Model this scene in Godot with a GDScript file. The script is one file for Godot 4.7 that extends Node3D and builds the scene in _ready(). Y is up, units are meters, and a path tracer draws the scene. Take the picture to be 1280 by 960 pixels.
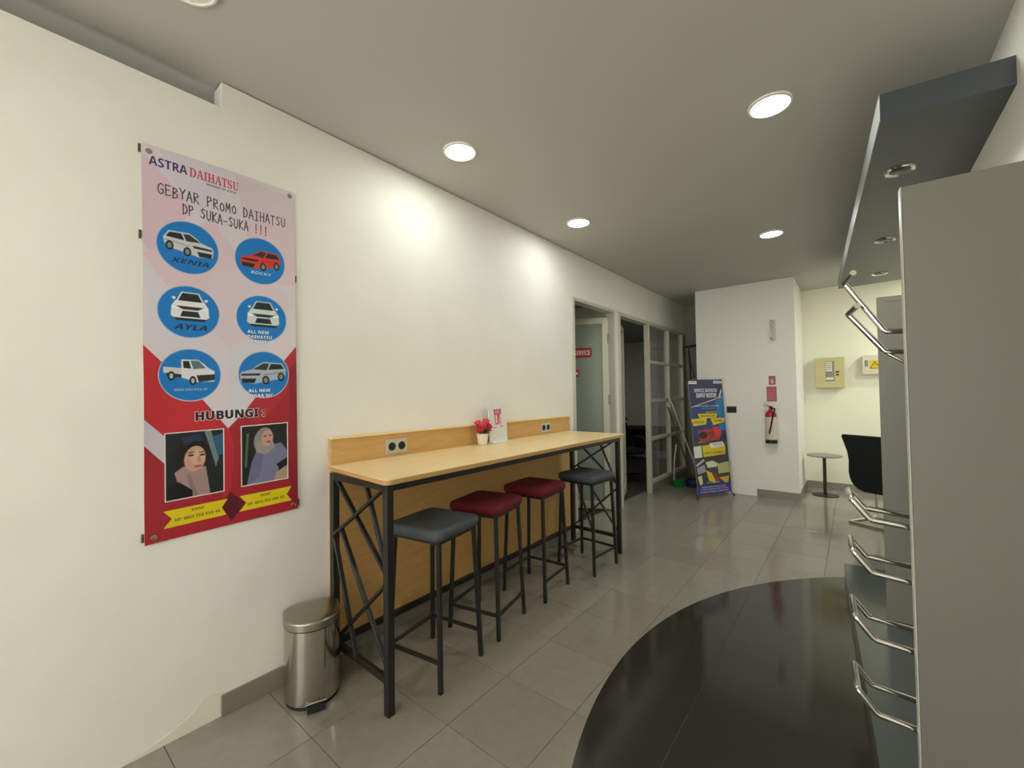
extends Node3D

# ---------------------------------------------------------------- mesh helpers
const FLAT := 4294967295
var M := {}
var used := {}

func st_new() -> SurfaceTool:
	var s := SurfaceTool.new()
	s.begin(Mesh.PRIMITIVE_TRIANGLES)
	return s

func tri(s: SurfaceTool, a: Vector3, b: Vector3, c: Vector3, out: Vector3, g := FLAT, ua := Vector2.ZERO, ub := Vector2.ZERO, uc := Vector2.ZERO):
	s.set_smooth_group(g)
	if (b - a).cross(c - a).dot(out) > 0.0:
		var t := b; b = c; c = t
		var tu := ub; ub = uc; uc = tu
	s.set_uv(ua); s.add_vertex(a)
	s.set_uv(ub); s.add_vertex(b)
	s.set_uv(uc); s.add_vertex(c)

func quad(s: SurfaceTool, a: Vector3, b: Vector3, c: Vector3, d: Vector3, out: Vector3, g := FLAT):
	tri(s, a, b, c, out, g)
	tri(s, a, c, d, out, g)

# a box with chamfered edges; x turns and places it
func bx(s: SurfaceTool, lo: Vector3, hi: Vector3, bev := 0.0, x := Transform3D.IDENTITY):
	var c := (lo + hi) / 2.0
	var h := (hi - lo).abs() / 2.0
	var b := minf(bev, minf(h.x, minf(h.y, h.z)) * 0.9)
	var ax := [Vector3.RIGHT, Vector3.UP, Vector3.BACK]
	for i in 3:
		var u: Vector3 = ax[(i + 1) % 3]
		var v: Vector3 = ax[(i + 2) % 3]
		for sg in [-1.0, 1.0]:
			var n: Vector3 = ax[i] * sg
			var o: Vector3 = c + n * h[i]
			var hu: float = h[(i + 1) % 3] - b
			var hv: float = h[(i + 2) % 3] - b
			quad(s, x * (o - u * hu - v * hv), x * (o + u * hu - v * hv), x * (o + u * hu + v * hv), x * (o - u * hu + v * hv), x.basis * n)
	if b <= 0.0:
		return
	for i in 3:
		var w: Vector3 = ax[i]
		var ui := (i + 1) % 3
		var vi := (i + 2) % 3
		for su in [-1.0, 1.0]:
			for sv in [-1.0, 1.0]:
				var u: Vector3 = ax[ui] * su
				var v: Vector3 = ax[vi] * sv
				var p: Vector3 = c + u * h[ui] + v * (h[vi] - b)
				var q: Vector3 = c + u * (h[ui] - b) + v * h[vi]
				var e: Vector3 = w * (h[i] - b)
				quad(s, x * (p - e), x * (p + e), x * (q + e), x * (q - e), x.basis * (u + v))
	for sx in [-1.0, 1.0]:
		for sy in [-1.0, 1.0]:
			for sz in [-1.0, 1.0]:
				var k := Vector3(sx, sy, sz)
				var p := c + k * (h - Vector3(0, b, b))
				var q := c + k * (h - Vector3(b, 0, b))
				var r := c + k * (h - Vector3(b, b, 0))
				tri(s, x * p, x * q, x * r, x.basis * k)

func bar(s: SurfaceTool, a: Vector3, b: Vector3, w: float, hgt: float, up := Vector3.UP, bev := 0.0015):
	var z := (b - a).normalized()
	if absf(z.dot(up)) > 0.99:
		up = Vector3.BACK
	var xx := up.cross(z).normalized()
	var yy := z.cross(xx)
	bx(s, Vector3(-w / 2, -hgt / 2, -a.distance_to(b) / 2), Vector3(w / 2, hgt / 2, a.distance_to(b) / 2), bev, Transform3D(Basis(xx, yy, z), (a + b) / 2))

# tube along a polyline, bends rounded by radius bend
func tube(s: SurfaceTool, pts: Array, r: float, seg := 12, bend := 0.0):
	var p: Array = []
	for i in pts.size():
		if bend > 0.0 and i > 0 and i < pts.size() - 1:
			var a: Vector3 = (pts[i - 1] - pts[i])
			var b: Vector3 = (pts[i + 1] - pts[i])
			var d := minf(bend, minf(a.length(), b.length()) * 0.45)
			var q0: Vector3 = pts[i] + a.normalized() * d
			var q1: Vector3 = pts[i] + b.normalized() * d
			for k in 7:
				var t := k / 6.0
				p.append(q0.lerp(pts[i], t).lerp(Vector3(pts[i]).lerp(q1, t), t))
		else:
			p.append(pts[i])
	var n := p.size()
	var t0: Vector3 = (p[1] - p[0]).normalized()
	var u := t0.cross(Vector3.UP if absf(t0.y) < 0.9 else Vector3.RIGHT).normalized()
	var rings: Array = []
	for i in n:
		var t: Vector3 = (p[mini(i + 1, n - 1)] - p[maxi(i - 1, 0)]).normalized()
		u = (u - t * u.dot(t)).normalized()
		var v := t.cross(u)
		var ring: Array = []
		for k in seg:
			var a := TAU * k / seg
			ring.append(p[i] + (u * cos(a) + v * sin(a)) * r)
		rings.append(ring)
	for i in n - 1:
		for k in seg:
			var k2 := (k + 1) % seg
			var c: Vector3 = (rings[i][k] + rings[i + 1][k2]) / 2
			quad(s, rings[i][k], rings[i][k2], rings[i + 1][k2], rings[i + 1][k], c - (p[i] + p[i + 1]) / 2, 1)
	for e in [0, n - 1]:
		for k in seg:
			tri(s, p[e], rings[e][k], rings[e][(k + 1) % seg], p[e] - p[1 if e == 0 else n - 2], 2)

# profile: points (radius, y)
func lathe(s: SurfaceTool, prof: Array, seg := 32, x := Transform3D.IDENTITY):
	var g := 3
	for i in prof.size() - 1:
		var a: Vector2 = prof[i]
		var b: Vector2 = prof[i + 1]
		if i > 0:
			var d0: Vector2 = (a - prof[i - 1]).normalized()
			if d0.dot((b - a).normalized()) < 0.82:
				g += 1
		var d := (b - a).normalized()
		for k in seg:
			var t0 := TAU * k / seg
			var t1 := TAU * (k + 1) / seg
			var e0 := Vector3(cos(t0), 0, sin(t0))
			var e1 := Vector3(cos(t1), 0, sin(t1))
			var nn := Vector3(cos((t0 + t1) / 2) * d.y, -d.x, sin((t0 + t1) / 2) * d.y)
			quad(s, x * (e0 * a.x + Vector3.UP * a.y), x * (e1 * a.x + Vector3.UP * a.y), x * (e1 * b.x + Vector3.UP * b.y), x * (e0 * b.x + Vector3.UP * b.y), x.basis * nn, g)

# polygon in x-y extruded from z = z0 to z1
func prism(s: SurfaceTool, poly: PackedVector2Array, z0: float, z1: float, x := Transform3D.IDENTITY, smooth := false):
	if Geometry2D.is_polygon_clockwise(poly):
		poly.reverse()
	var ids := Geometry2D.triangulate_polygon(poly)
	for z in [z0, z1]:
		var n := Vector3(0, 0, signf(z - (z0 + z1) / 2))
		for i in range(0, ids.size(), 3):
			var q := [poly[ids[i]], poly[ids[i + 1]], poly[ids[i + 2]]]
			tri(s, x * Vector3(q[0].x, q[0].y, z), x * Vector3(q[1].x, q[1].y, z), x * Vector3(q[2].x, q[2].y, z), x.basis * n)
	for i in poly.size():
		var a := poly[i]
		var b := poly[(i + 1) % poly.size()]
		var n := Vector3(b.y - a.y, a.x - b.x, 0)
		quad(s, x * Vector3(a.x, a.y, z0), x * Vector3(b.x, b.y, z0), x * Vector3(b.x, b.y, z1), x * Vector3(a.x, a.y, z1), x.basis * n, 4 if smooth else FLAT)

func round_rect(w: float, h: float, r: float, n := 5) -> PackedVector2Array:
	var out := PackedVector2Array()
	for c in 4:
		var cx := (w / 2 - r) * (1 if c == 0 or c == 3 else -1)
		var cy := (h / 2 - r) * (1 if c < 2 else -1)
		for k in n + 1:
			var a := PI / 2 * (c + k / float(n))
			out.append(Vector2(cx + cos(a) * r, cy + sin(a) * r))
	return out

func ball(s: SurfaceTool, c: Vector3, rad: Vector3, x := Basis.IDENTITY, seg := 12, rows := 8):
	for i in rows:
		var a0 := PI * i / rows - PI / 2
		var a1 := PI * (i + 1) / rows - PI / 2
		for k in seg:
			var t0 := TAU * k / seg
			var t1 := TAU * (k + 1) / seg
			var p := [Vector3(cos(a0) * cos(t0), sin(a0), cos(a0) * sin(t0)), Vector3(cos(a0) * cos(t1), sin(a0), cos(a0) * sin(t1)), Vector3(cos(a1) * cos(t1), sin(a1), cos(a1) * sin(t1)), Vector3(cos(a1) * cos(t0), sin(a1), cos(a1) * sin(t0))]
			var q: Array = []
			for v in p:
				q.append(c + x * (v * rad))
			quad(s, q[0], q[1], q[2], q[3], x * (p[0] + p[2]), 5)

# ---------------------------------------------------------------- node helpers
func numbered(called: String, parent: Node) -> String:
	var k := str(parent.get_instance_id()) + called
	used[k] = used.get(k, -1) + 1
	return called if used[k] == 0 else "%s_%03d" % [called, used[k]]

func obj(called: String, s: SurfaceTool, m: Material, parent: Node = self, label := "") -> MeshInstance3D:
	s.generate_normals()
	var o := MeshInstance3D.new()
	o.mesh = s.commit()
	o.material_override = m
	o.name = numbered(called, parent)
	parent.add_child(o, true)
	if label:
		o.set_meta("label", label)
	return o

func tag(o: Node, label: String, category: String, group := ""):
	o.set_meta("label", label)
	o.set_meta("category", category)
	if group:
		o.set_meta("group", group)

func thing(called: String, label: String, category: String, at := Vector3.ZERO, turn := 0.0, group := "") -> Node3D:
	var o := Node3D.new()
	o.name = numbered(called, self)
	add_child(o, true)
	o.position = at
	o.rotation.y = turn
	tag(o, label, category, group)
	return o

func part_group(called: String, parent: Node3D, at := Vector3.ZERO, turn := 0.0) -> Node3D:
	var o := Node3D.new()
	o.name = numbered(called, parent)
	parent.add_child(o, true)
	o.position = at
	o.rotation.y = turn
	return o

func struct(called: String, lo: Vector3, hi: Vector3, m: Material, label: String) -> MeshInstance3D:
	var s := st_new()
	bx(s, lo, hi)
	var o := obj(called, s, m)
	o.set_meta("kind", "structure")
	tag(o, label, called.split("_")[0])
	return o

func dup(o: Node3D, at: Vector3, turn: float, label: String) -> Node3D:
	var r: Node3D = o.duplicate()
	r.name = numbered(str(o.name), self)
	add_child(r, true)
	r.position = at
	r.rotation.y = turn
	r.set_meta("label", label)
	return r

# ---------------------------------------------------------------- materials
func mat(c: String, rough := 0.6, metal := 0.0) -> StandardMaterial3D:
	var m := StandardMaterial3D.new()
	m.albedo_color = Color(c)
	m.roughness = rough
	m.metallic = metal
	return m

func noise_tex(freq: float, a: Color, b: Color, sd: int, oct := 4, size := 512) -> NoiseTexture2D:
	var n := FastNoiseLite.new()
	n.seed = sd
	n.frequency = freq
	n.fractal_octaves = oct
	var g := Gradient.new()
	g.set_color(0, a)
	g.set_color(1, b)
	var t := NoiseTexture2D.new()
	t.width = size
	t.height = size
	t.seamless = true
	t.noise = n
	t.color_ramp = g
	return t

func tri_mat(c: String, rough: float, tex: Texture2D, scale: Vector3, metal := 0.0) -> StandardMaterial3D:
	var m := mat(c, rough, metal)
	m.albedo_texture = tex
	m.uv1_triplanar = true
	m.uv1_world_triplanar = true
	m.uv1_scale = scale
	return m

func bumpy(m: StandardMaterial3D, freq: float, k: float, sd: int) -> StandardMaterial3D:
	var n := FastNoiseLite.new()
	n.seed = sd
	n.frequency = freq
	var t := NoiseTexture2D.new()
	t.width = 256
	t.height = 256
	t.seamless = true
	t.noise = n
	t.as_normal_map = true
	m.normal_enabled = true
	m.normal_texture = t
	m.normal_scale = k
	m.uv1_triplanar = true
	m.uv1_world_triplanar = true
	return m

func make_materials():
	M.wall = tri_mat(C_WALL, 0.62, noise_tex(0.006, Color(0.982, 0.98, 0.975), Color(1, 1, 1), 3), Vector3.ONE * 0.6)
	M.ceil = mat(C_CEIL, 0.75)
	M.column = mat("f1eee8", 0.6)
	M.back = mat("efeed8", 0.6)
	M.tiles = []
	for k in 4:
		M.tiles.append(tri_mat(["928c80", "958f83", "8f897d", "948e81"][k], 0.13, noise_tex(0.02, Color(0.95, 0.95, 0.95), Color(1, 1, 1), 20 + k, 5), Vector3.ONE * 1.3))
	M.joint = mat("6f685b", 0.85)
	M.skirt = mat("857e72", 0.3)
	M.granite = tri_mat("38352f", 0.09, noise_tex(0.15, Color(0.8, 0.8, 0.8), Color(1, 1, 1), 31, 3), Vector3.ONE * 3.0)
	M.alu = mat("c9c6b6", 0.42, 0.15)
	M.alcove = mat("8f8d80", 0.7)  # shade of the alcove put into the end wall colour
	M.clip = mat("4a4640", 0.6)
	M.dark_lens = mat("2b2b29", 0.3)
	M.stain = mat("e6e1d4", 0.62)
	M.alu_dark = mat("8f8d80", 0.45, 0.2)
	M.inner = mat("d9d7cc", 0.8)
	M.void = mat("77726a", 0.85)  # darkness of the gap put into the wall colour
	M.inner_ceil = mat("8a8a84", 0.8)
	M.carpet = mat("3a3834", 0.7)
	M.frost = mat("9aa89a", 0.3)
	M.frost.transparency = BaseMaterial3D.TRANSPARENCY_ALPHA
	M.frost.albedo_color.a = 0.86
	M.glass = mat("dfe8dd", 0.02)
	M.glass.transparency = BaseMaterial3D.TRANSPARENCY_ALPHA
	M.glass.albedo_color.a = 0.1
	M.red = mat("b3122e", 0.4)
	M.white = mat("f2efe8", 0.5)
	M.wood = tri_mat("f6dda9", 0.3, noise_tex(0.012, Color(0.96, 0.94, 0.91), Color(1, 1, 1), 8, 5), Vector3(6, 6, 0.7))
	M.wood_panel = tri_mat("d5ab6a", 0.45, noise_tex(0.012, Color(0.93, 0.91, 0.88), Color(1, 1, 1), 9, 5), Vector3(6, 6, 0.7))
	M.wood_edge = mat("c49a60", 0.5)
	M.black = mat("1d1b19", 0.42)
	M.black_rough = mat("141414", 0.8)
	M.rubber = mat("161616", 0.7)
	M.grey_fabric = tri_mat("545b5f", 0.75, noise_tex(0.02, Color(0.8, 0.8, 0.8), Color(1.0, 1.0, 1.0), 12, 4), Vector3.ONE * 4)
	M.red_fabric = tri_mat("7a1020", 0.85, noise_tex(0.2, Color(0.75, 0.75, 0.75), Color(1, 1, 1), 13, 3), Vector3.ONE * 6)
	for f in [M.grey_fabric, M.red_fabric]:
		bumpy(f, 0.3, 0.4, 14)
		f.uv1_scale = Vector3.ONE * 8
	M.steel = mat("bdb8ad", 0.2, 1.0)
	M.lid_steel = mat("aca699", 0.33, 1.0)
	M.chrome = mat("dcdad4", 0.1, 1.0)
	M.rack = mat("716f66", 0.42)
	M.rack_edge = mat("c4c2b8", 0.4)
	M.canopy = mat("4b5056", 0.4)
	M.canopy_lit_face = mat("8b8d8c", 0.35)  # light on the canopy front put into a paler colour
	M.plinth = mat("565b5a", 0.16)
	M.lamp_trim = mat("efeeea", 0.4)
	M.lamp_off = mat("f4f2ea", 0.4)
	M.lamp = mat("ffffff", 0.5)
	M.lamp.emission_enabled = true
	M.lamp.emission = Color(1.0, 0.985, 0.95)
	M.lamp.emission_energy_multiplier = 5.0
	M.ceramic = mat("f0ebdd", 0.25)
	M.pink = mat("e0435c", 0.6)
	M.pink_dark = mat("c22c40", 0.65)
	M.leaf = mat("3c6a34", 0.6)
	M.socket = mat("c8c5b8", 0.4, 0.3)
	M.beige = mat("c8bd86", 0.45)
	M.beige_dark = mat("a79c6c", 0.5)
	M.greyplate = mat("8e897a", 0.5)
	M.screen = mat("d8d5c6", 0.3)
	M.yellow = mat("e5c417", 0.5)
	M.ext_red = mat("b01822", 0.3)
	M.sign_red = mat("b95a64", 0.5)
	M.cream = mat("d8cfb9", 0.4)
	M.table_grey = mat("8d8c80", 0.4)
	M.mesh_black = mat("0f0f11", 0.9)
	M.green = mat("0f7a3c", 0.4)
	M.blue = mat("16244f", 0.5)
	M.stick = mat("cfccc4", 0.35)
	M.stick_brown = mat("6d5b40", 0.6)
	M.acrylic = mat("eceae6", 0.15)

const C_WALL := "efede6"
const C_CEIL := "c0bfb8"

# ---------------------------------------------------------------- print (flat lettering and pictures)
var fonts := {}

func font(serif := false) -> SystemFont:
	if not fonts.has(serif):
		var f := SystemFont.new()
		f.font_names = PackedStringArray(["Droid Serif" if serif else "Droid Sans"])
		f.font_weight = 700
		fonts[serif] = f
	return fonts[serif]

func poly(im: Image, pts: Array, c: Color):
	var n := pts.size()
	var lo := 1e9
	var hi := -1e9
	for p in pts:
		lo = minf(lo, p.y); hi = maxf(hi, p.y)
	for y in range(maxi(0, int(lo)), mini(im.get_height() - 1, int(ceil(hi))) + 1):
		var xs: Array = []
		var yy := y + 0.5
		for i in n:
			var a: Vector2 = pts[i]
			var b: Vector2 = pts[(i + 1) % n]
			if (a.y <= yy) != (b.y <= yy):
				xs.append(a.x + (yy - a.y) / (b.y - a.y) * (b.x - a.x))
		xs.sort()
		for k in range(0, xs.size() - 1, 2):
			var x0 := roundi(xs[k])
			var x1 := roundi(xs[k + 1])
			if x1 > x0:
				im.fill_rect(Rect2i(x0, y, x1 - x0, 1), c)

func ell(im: Image, cx: float, cy: float, rx: float, ry: float, c: Color, rot := 0.0):
	var pts: Array = []
	for k in 40:
		var a := TAU * k / 40
		pts.append(Vector2(cx, cy) + Vector2(cos(a) * rx, sin(a) * ry).rotated(rot))
	poly(im, pts, c)

# rectangle-relative polygon: pts are fractions of the box
func rp(im: Image, b: Rect2, pts: Array, c: Color):
	var q: Array = []
	for p in pts:
		q.append(b.position + Vector2(p[0], p[1]) * b.size)
	poly(im, q, c)

func stroke(im: Image, pts: Array, w: float, c: Color):
	for i in pts.size() - 1:
		var a: Vector2 = pts[i]
		var b: Vector2 = pts[i + 1]
		var d := (b - a).normalized() * w / 2
		var n := Vector2(-d.y, d.x)
		poly(im, [a - d + n, b + d + n, b + d - n, a - d - n], c)

func text(im: Image, txt: String, r: Rect2, c: Color, outline := 0, oc := Color.BLACK, slant := 0.0, serif := false):
	if outline > 0:
		text_pass(im, txt, r, oc, outline, slant, serif)
	text_pass(im, txt, r, c, 0, slant, serif)

func text_pass(im: Image, txt: String, r: Rect2, c: Color, outline: int, slant: float, serif: bool):
	var ts = TextServerManager.get_primary_interface()
	var rid: RID = font(serif).get_rids()[0]
	var size := 64
	var sz := Vector2i(size, outline)
	var glyphs: Array = []
	var pen := 0.0
	var lo := Vector2(1e9, 1e9)
	var hi := Vector2(-1e9, -1e9)
	for ch in txt:
		var gi: int = ts.font_get_glyph_index(rid, size, ch.unicode_at(0), 0)
		var adv: float = ts.font_get_glyph_advance(rid, size, gi).x
		if ch != " ":
			ts.font_render_glyph(rid, sz, gi)
			ts.font_render_glyph(rid, Vector2i(size, 0), gi)
			var off0: Vector2 = ts.font_get_glyph_offset(rid, Vector2i(size, 0), gi)
			var s0: Vector2 = ts.font_get_glyph_uv_rect(rid, Vector2i(size, 0), gi).size
			lo = lo.min(Vector2(pen, 0) + off0)
			hi = hi.max(Vector2(pen, 0) + off0 + s0)
			var uv: Rect2 = ts.font_get_glyph_uv_rect(rid, sz, gi)
			glyphs.append([Vector2(pen, 0) + ts.font_get_glyph_offset(rid, sz, gi), uv, ts.font_get_glyph_texture_idx(rid, sz, gi)])
		pen += adv
	var pad := outline + 2
	var cv := Image.create(int(hi.x - lo.x) + 2 * pad + 2, int(hi.y - lo.y) + 2 * pad + 2, false, Image.FORMAT_LA8)
	cv.fill(Color(1, 1, 1, 0))
	for g in glyphs:
		var t: Image = ts.font_get_texture_image(rid, sz, g[2])
		cv.blend_rect(t, Rect2i(g[1]), Vector2i(Vector2(g[0]) - lo + Vector2(pad, pad)))
	var k := r.size / (hi - lo)
	cv.resize(maxi(2, roundi(cv.get_width() * k.x)), maxi(2, roundi(cv.get_height() * k.y)), Image.INTERPOLATE_LANCZOS if k.x < 0.9 else Image.INTERPOLATE_BILINEAR)
	var at := r.position - Vector2(pad, pad) * k
	for y in cv.get_height():
		for x in cv.get_width():
			var a := cv.get_pixel(x, y).a
			if a > 0.02:
				var px := int(at.x + x + slant * (cv.get_height() - y))
				var py := int(at.y + y)
				if px >= 0 and py >= 0 and px < im.get_width() and py < im.get_height():
					im.set_pixel(px, py, im.get_pixel(px, py).lerp(c, clampf(a, 0, 1)))

func tex_mat(im: Image, rough: float) -> StandardMaterial3D:
	im.generate_mipmaps()
	var m := StandardMaterial3D.new()
	m.albedo_texture = ImageTexture.create_from_image(im)
	m.roughness = rough
	return m

# hand-drawn capitals for the brush-written line of the wall banner, on a 4 x 6 grid
const HAND := {
	"G": [[[4, 1], [2.5, 0], [0.7, 1], [0, 3.2], [1, 5.6], [2.6, 6], [3.9, 4.8], [3.8, 3.2], [2.3, 3.3]]],
	"E": [[[3.6, 0.2], [0.3, 0], [0.4, 6], [3.8, 5.7]], [[0.3, 3], [3, 2.8]]],
	"B": [[[0.3, 6], [0.4, 0], [2.8, 0.4], [3.2, 1.6], [0.5, 2.9], [3.5, 3.6], [3.6, 5], [0.3, 6]]],
	"Y": [[[0, 0], [2, 2.9], [4, 0.2]], [[2, 2.9], [1.8, 6]]],
	"A": [[[0, 6], [1.9, 0], [4, 6.1]], [[0.7, 4], [3.4, 3.8]]],
	"R": [[[0.4, 6], [0.3, 0], [2.9, 0.4], [3.3, 2], [0.5, 3.1], [4, 6]]],
	"P": [[[0.5, 6], [0.3, 0], [3, 0.3], [3.5, 1.8], [0.5, 3.3]]],
	"O": [[[2, 1], [0.4, 2.6], [0.9, 5.2], [2.4, 6], [3.8, 4.4], [3.4, 2], [2, 1]]],
	"M": [[[0, 6], [0.6, 0.3], [2, 4], [3.5, 0.2], [4, 6]]],
	"D": [[[0.4, 6], [0.4, 0], [3, 1], [3.9, 3], [2.9, 5.2], [0.3, 6]]],
	"I": [[[0.6, 0], [3.4, 0.1]], [[2, 0], [2, 6]], [[0.5, 6], [3.5, 5.9]]],
	"H": [[[0.3, 0], [0.4, 6]], [[3.7, 0], [3.6, 6]], [[0.4, 3.1], [3.7, 2.9]]],
	"T": [[[0, 0.2], [4, 0]], [[2, 0], [1.9, 6]]],
	"S": [[[3.6, 0.8], [2, 0], [0.5, 1.3], [3.4, 4], [2.6, 5.8], [0.2, 5.2]]],
	"U": [[[0.3, 0], [0.4, 4.6], [1.8, 6], [3.5, 4.8], [3.8, 0]]],
	"K": [[[0.4, 0], [0.4, 6]], [[3.8, 0], [0.5, 3.4], [4, 6]]],
	"-": [[[0.4, 4], [3.4, 3.8]]],
	"!": [[[2, 0], [1.9, 4]], [[1.9, 5.2], [1.9, 6]]],
}

func hand_text(im: Image, txt: String, r: Rect2, c: Color, w: float):
	var rng := RandomNumberGenerator.new()
	rng.seed = 77
	var step := r.size.x / txt.length()
	for i in txt.length():
		var strokes: Array = HAND.get(txt[i], [])
		var dy := rng.randf_range(-0.08, 0.08) * r.size.y
		for sk in strokes:
			var pts: Array = []
			for p in sk:
				pts.append(r.position + Vector2(i * step + p[0] / 4.0 * step * 0.74, p[1] / 6.0 * r.size.y + dy))
			stroke(im, pts, w, c)

func car_front(im: Image, b: Rect2, body: Color, dark: Color):
	rp(im, b, [[0.27, 0.04], [0.73, 0.04], [0.86, 0.36], [0.14, 0.36]], body.darkened(0.05))
	rp(im, b, [[0.3, 0.08], [0.7, 0.08], [0.81, 0.36], [0.19, 0.36]], dark)
	rp(im, b, [[0.12, 0.36], [0.88, 0.36], [0.98, 0.56], [1.0, 0.9], [0.88, 1.0], [0.12, 1.0], [0, 0.9], [0.02, 0.56]], body)
	rp(im, b, [[0.14, 0.55], [0.86, 0.55], [0.7, 0.66], [0.3, 0.66]], dark)
	rp(im, b, [[0.3, 0.72], [0.7, 0.72], [0.76, 0.92], [0.24, 0.92]], dark)
	rp(im, b, [[0.02, 0.55], [0.2, 0.6], [0.18, 0.66], [0.03, 0.64]], Color("f5f5f5"))
	rp(im, b, [[0.98, 0.55], [0.8, 0.6], [0.82, 0.66], [0.97, 0.64]], Color("f5f5f5"))
	rp(im, b, [[0.05, 0.97], [0.95, 0.97], [0.85, 1.06], [0.15, 1.06]], Color("20262c"))
	rp(im, b, [[0.03, 0.24], [0.12, 0.24], [0.13, 0.33], [0.05, 0.33]], body)
	rp(im, b, [[0.88, 0.24], [0.97, 0.24], [0.95, 0.33], [0.87, 0.33]], body)

func car_side(im: Image, b: Rect2, body: Color, dark: Color, flip := false):
	var f := func(l: Array) -> Array:
		var o: Array = []
		for p in l:
			o.append([1.0 - p[0], p[1]] if flip else p)
		return o
	rp(im, b, f.call([[0.0, 0.36], [0.1, 0.06], [0.5, 0.02], [0.66, 0.2], [0.74, 0.34], [0.97, 0.46], [1.0, 0.62], [0.98, 0.9], [0.7, 0.98], [0.5, 0.9], [0.1, 0.76], [0.02, 0.6]]), body)
	rp(im, b, f.call([[0.05, 0.32], [0.12, 0.12], [0.34, 0.1], [0.4, 0.36]]), dark)
	rp(im, b, f.call([[0.38, 0.1], [0.5, 0.08], [0.72, 0.34], [0.44, 0.38]]), dark.lightened(0.08))
	rp(im, b, f.call([[0.56, 0.52], [0.96, 0.54], [0.97, 0.62], [0.6, 0.62]]), dark)
	rp(im, b, f.call([[0.66, 0.74], [0.97, 0.74], [0.95, 0.92], [0.7, 0.94]]), dark)
	rp(im, b, f.call([[0.03, 0.44], [0.5, 0.56], [0.5, 0.6], [0.03, 0.48]]), body.darkened(0.25))
	for w in [[0.12, 0.68], [0.46, 0.82]]:
		var x: float = 1.0 - w[0] if flip else w[0]
		ell(im, b.position.x + x * b.size.x, b.position.y + w[1] * b.size.y, b.size.x * 0.075, b.size.y * 0.19, Color("17181a"))
		ell(im, b.position.x + x * b.size.x, b.position.y + w[1] * b.size.y, b.size.x * 0.045, b.size.y * 0.12, Color("84888c"))

# the softness of a printed photograph: a region brought down and up again
func soften(im: Image, r: Rect2, k: float):
	var q := Rect2i(r)
	var c := im.get_region(q)
	c.resize(int(q.size.x / k), int(q.size.y / k), Image.INTERPOLATE_LANCZOS)
	c.resize(q.size.x, q.size.y, Image.INTERPOLATE_CUBIC)
	im.blit_rect(c, Rect2i(Vector2i.ZERO, q.size), q.position)

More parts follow.
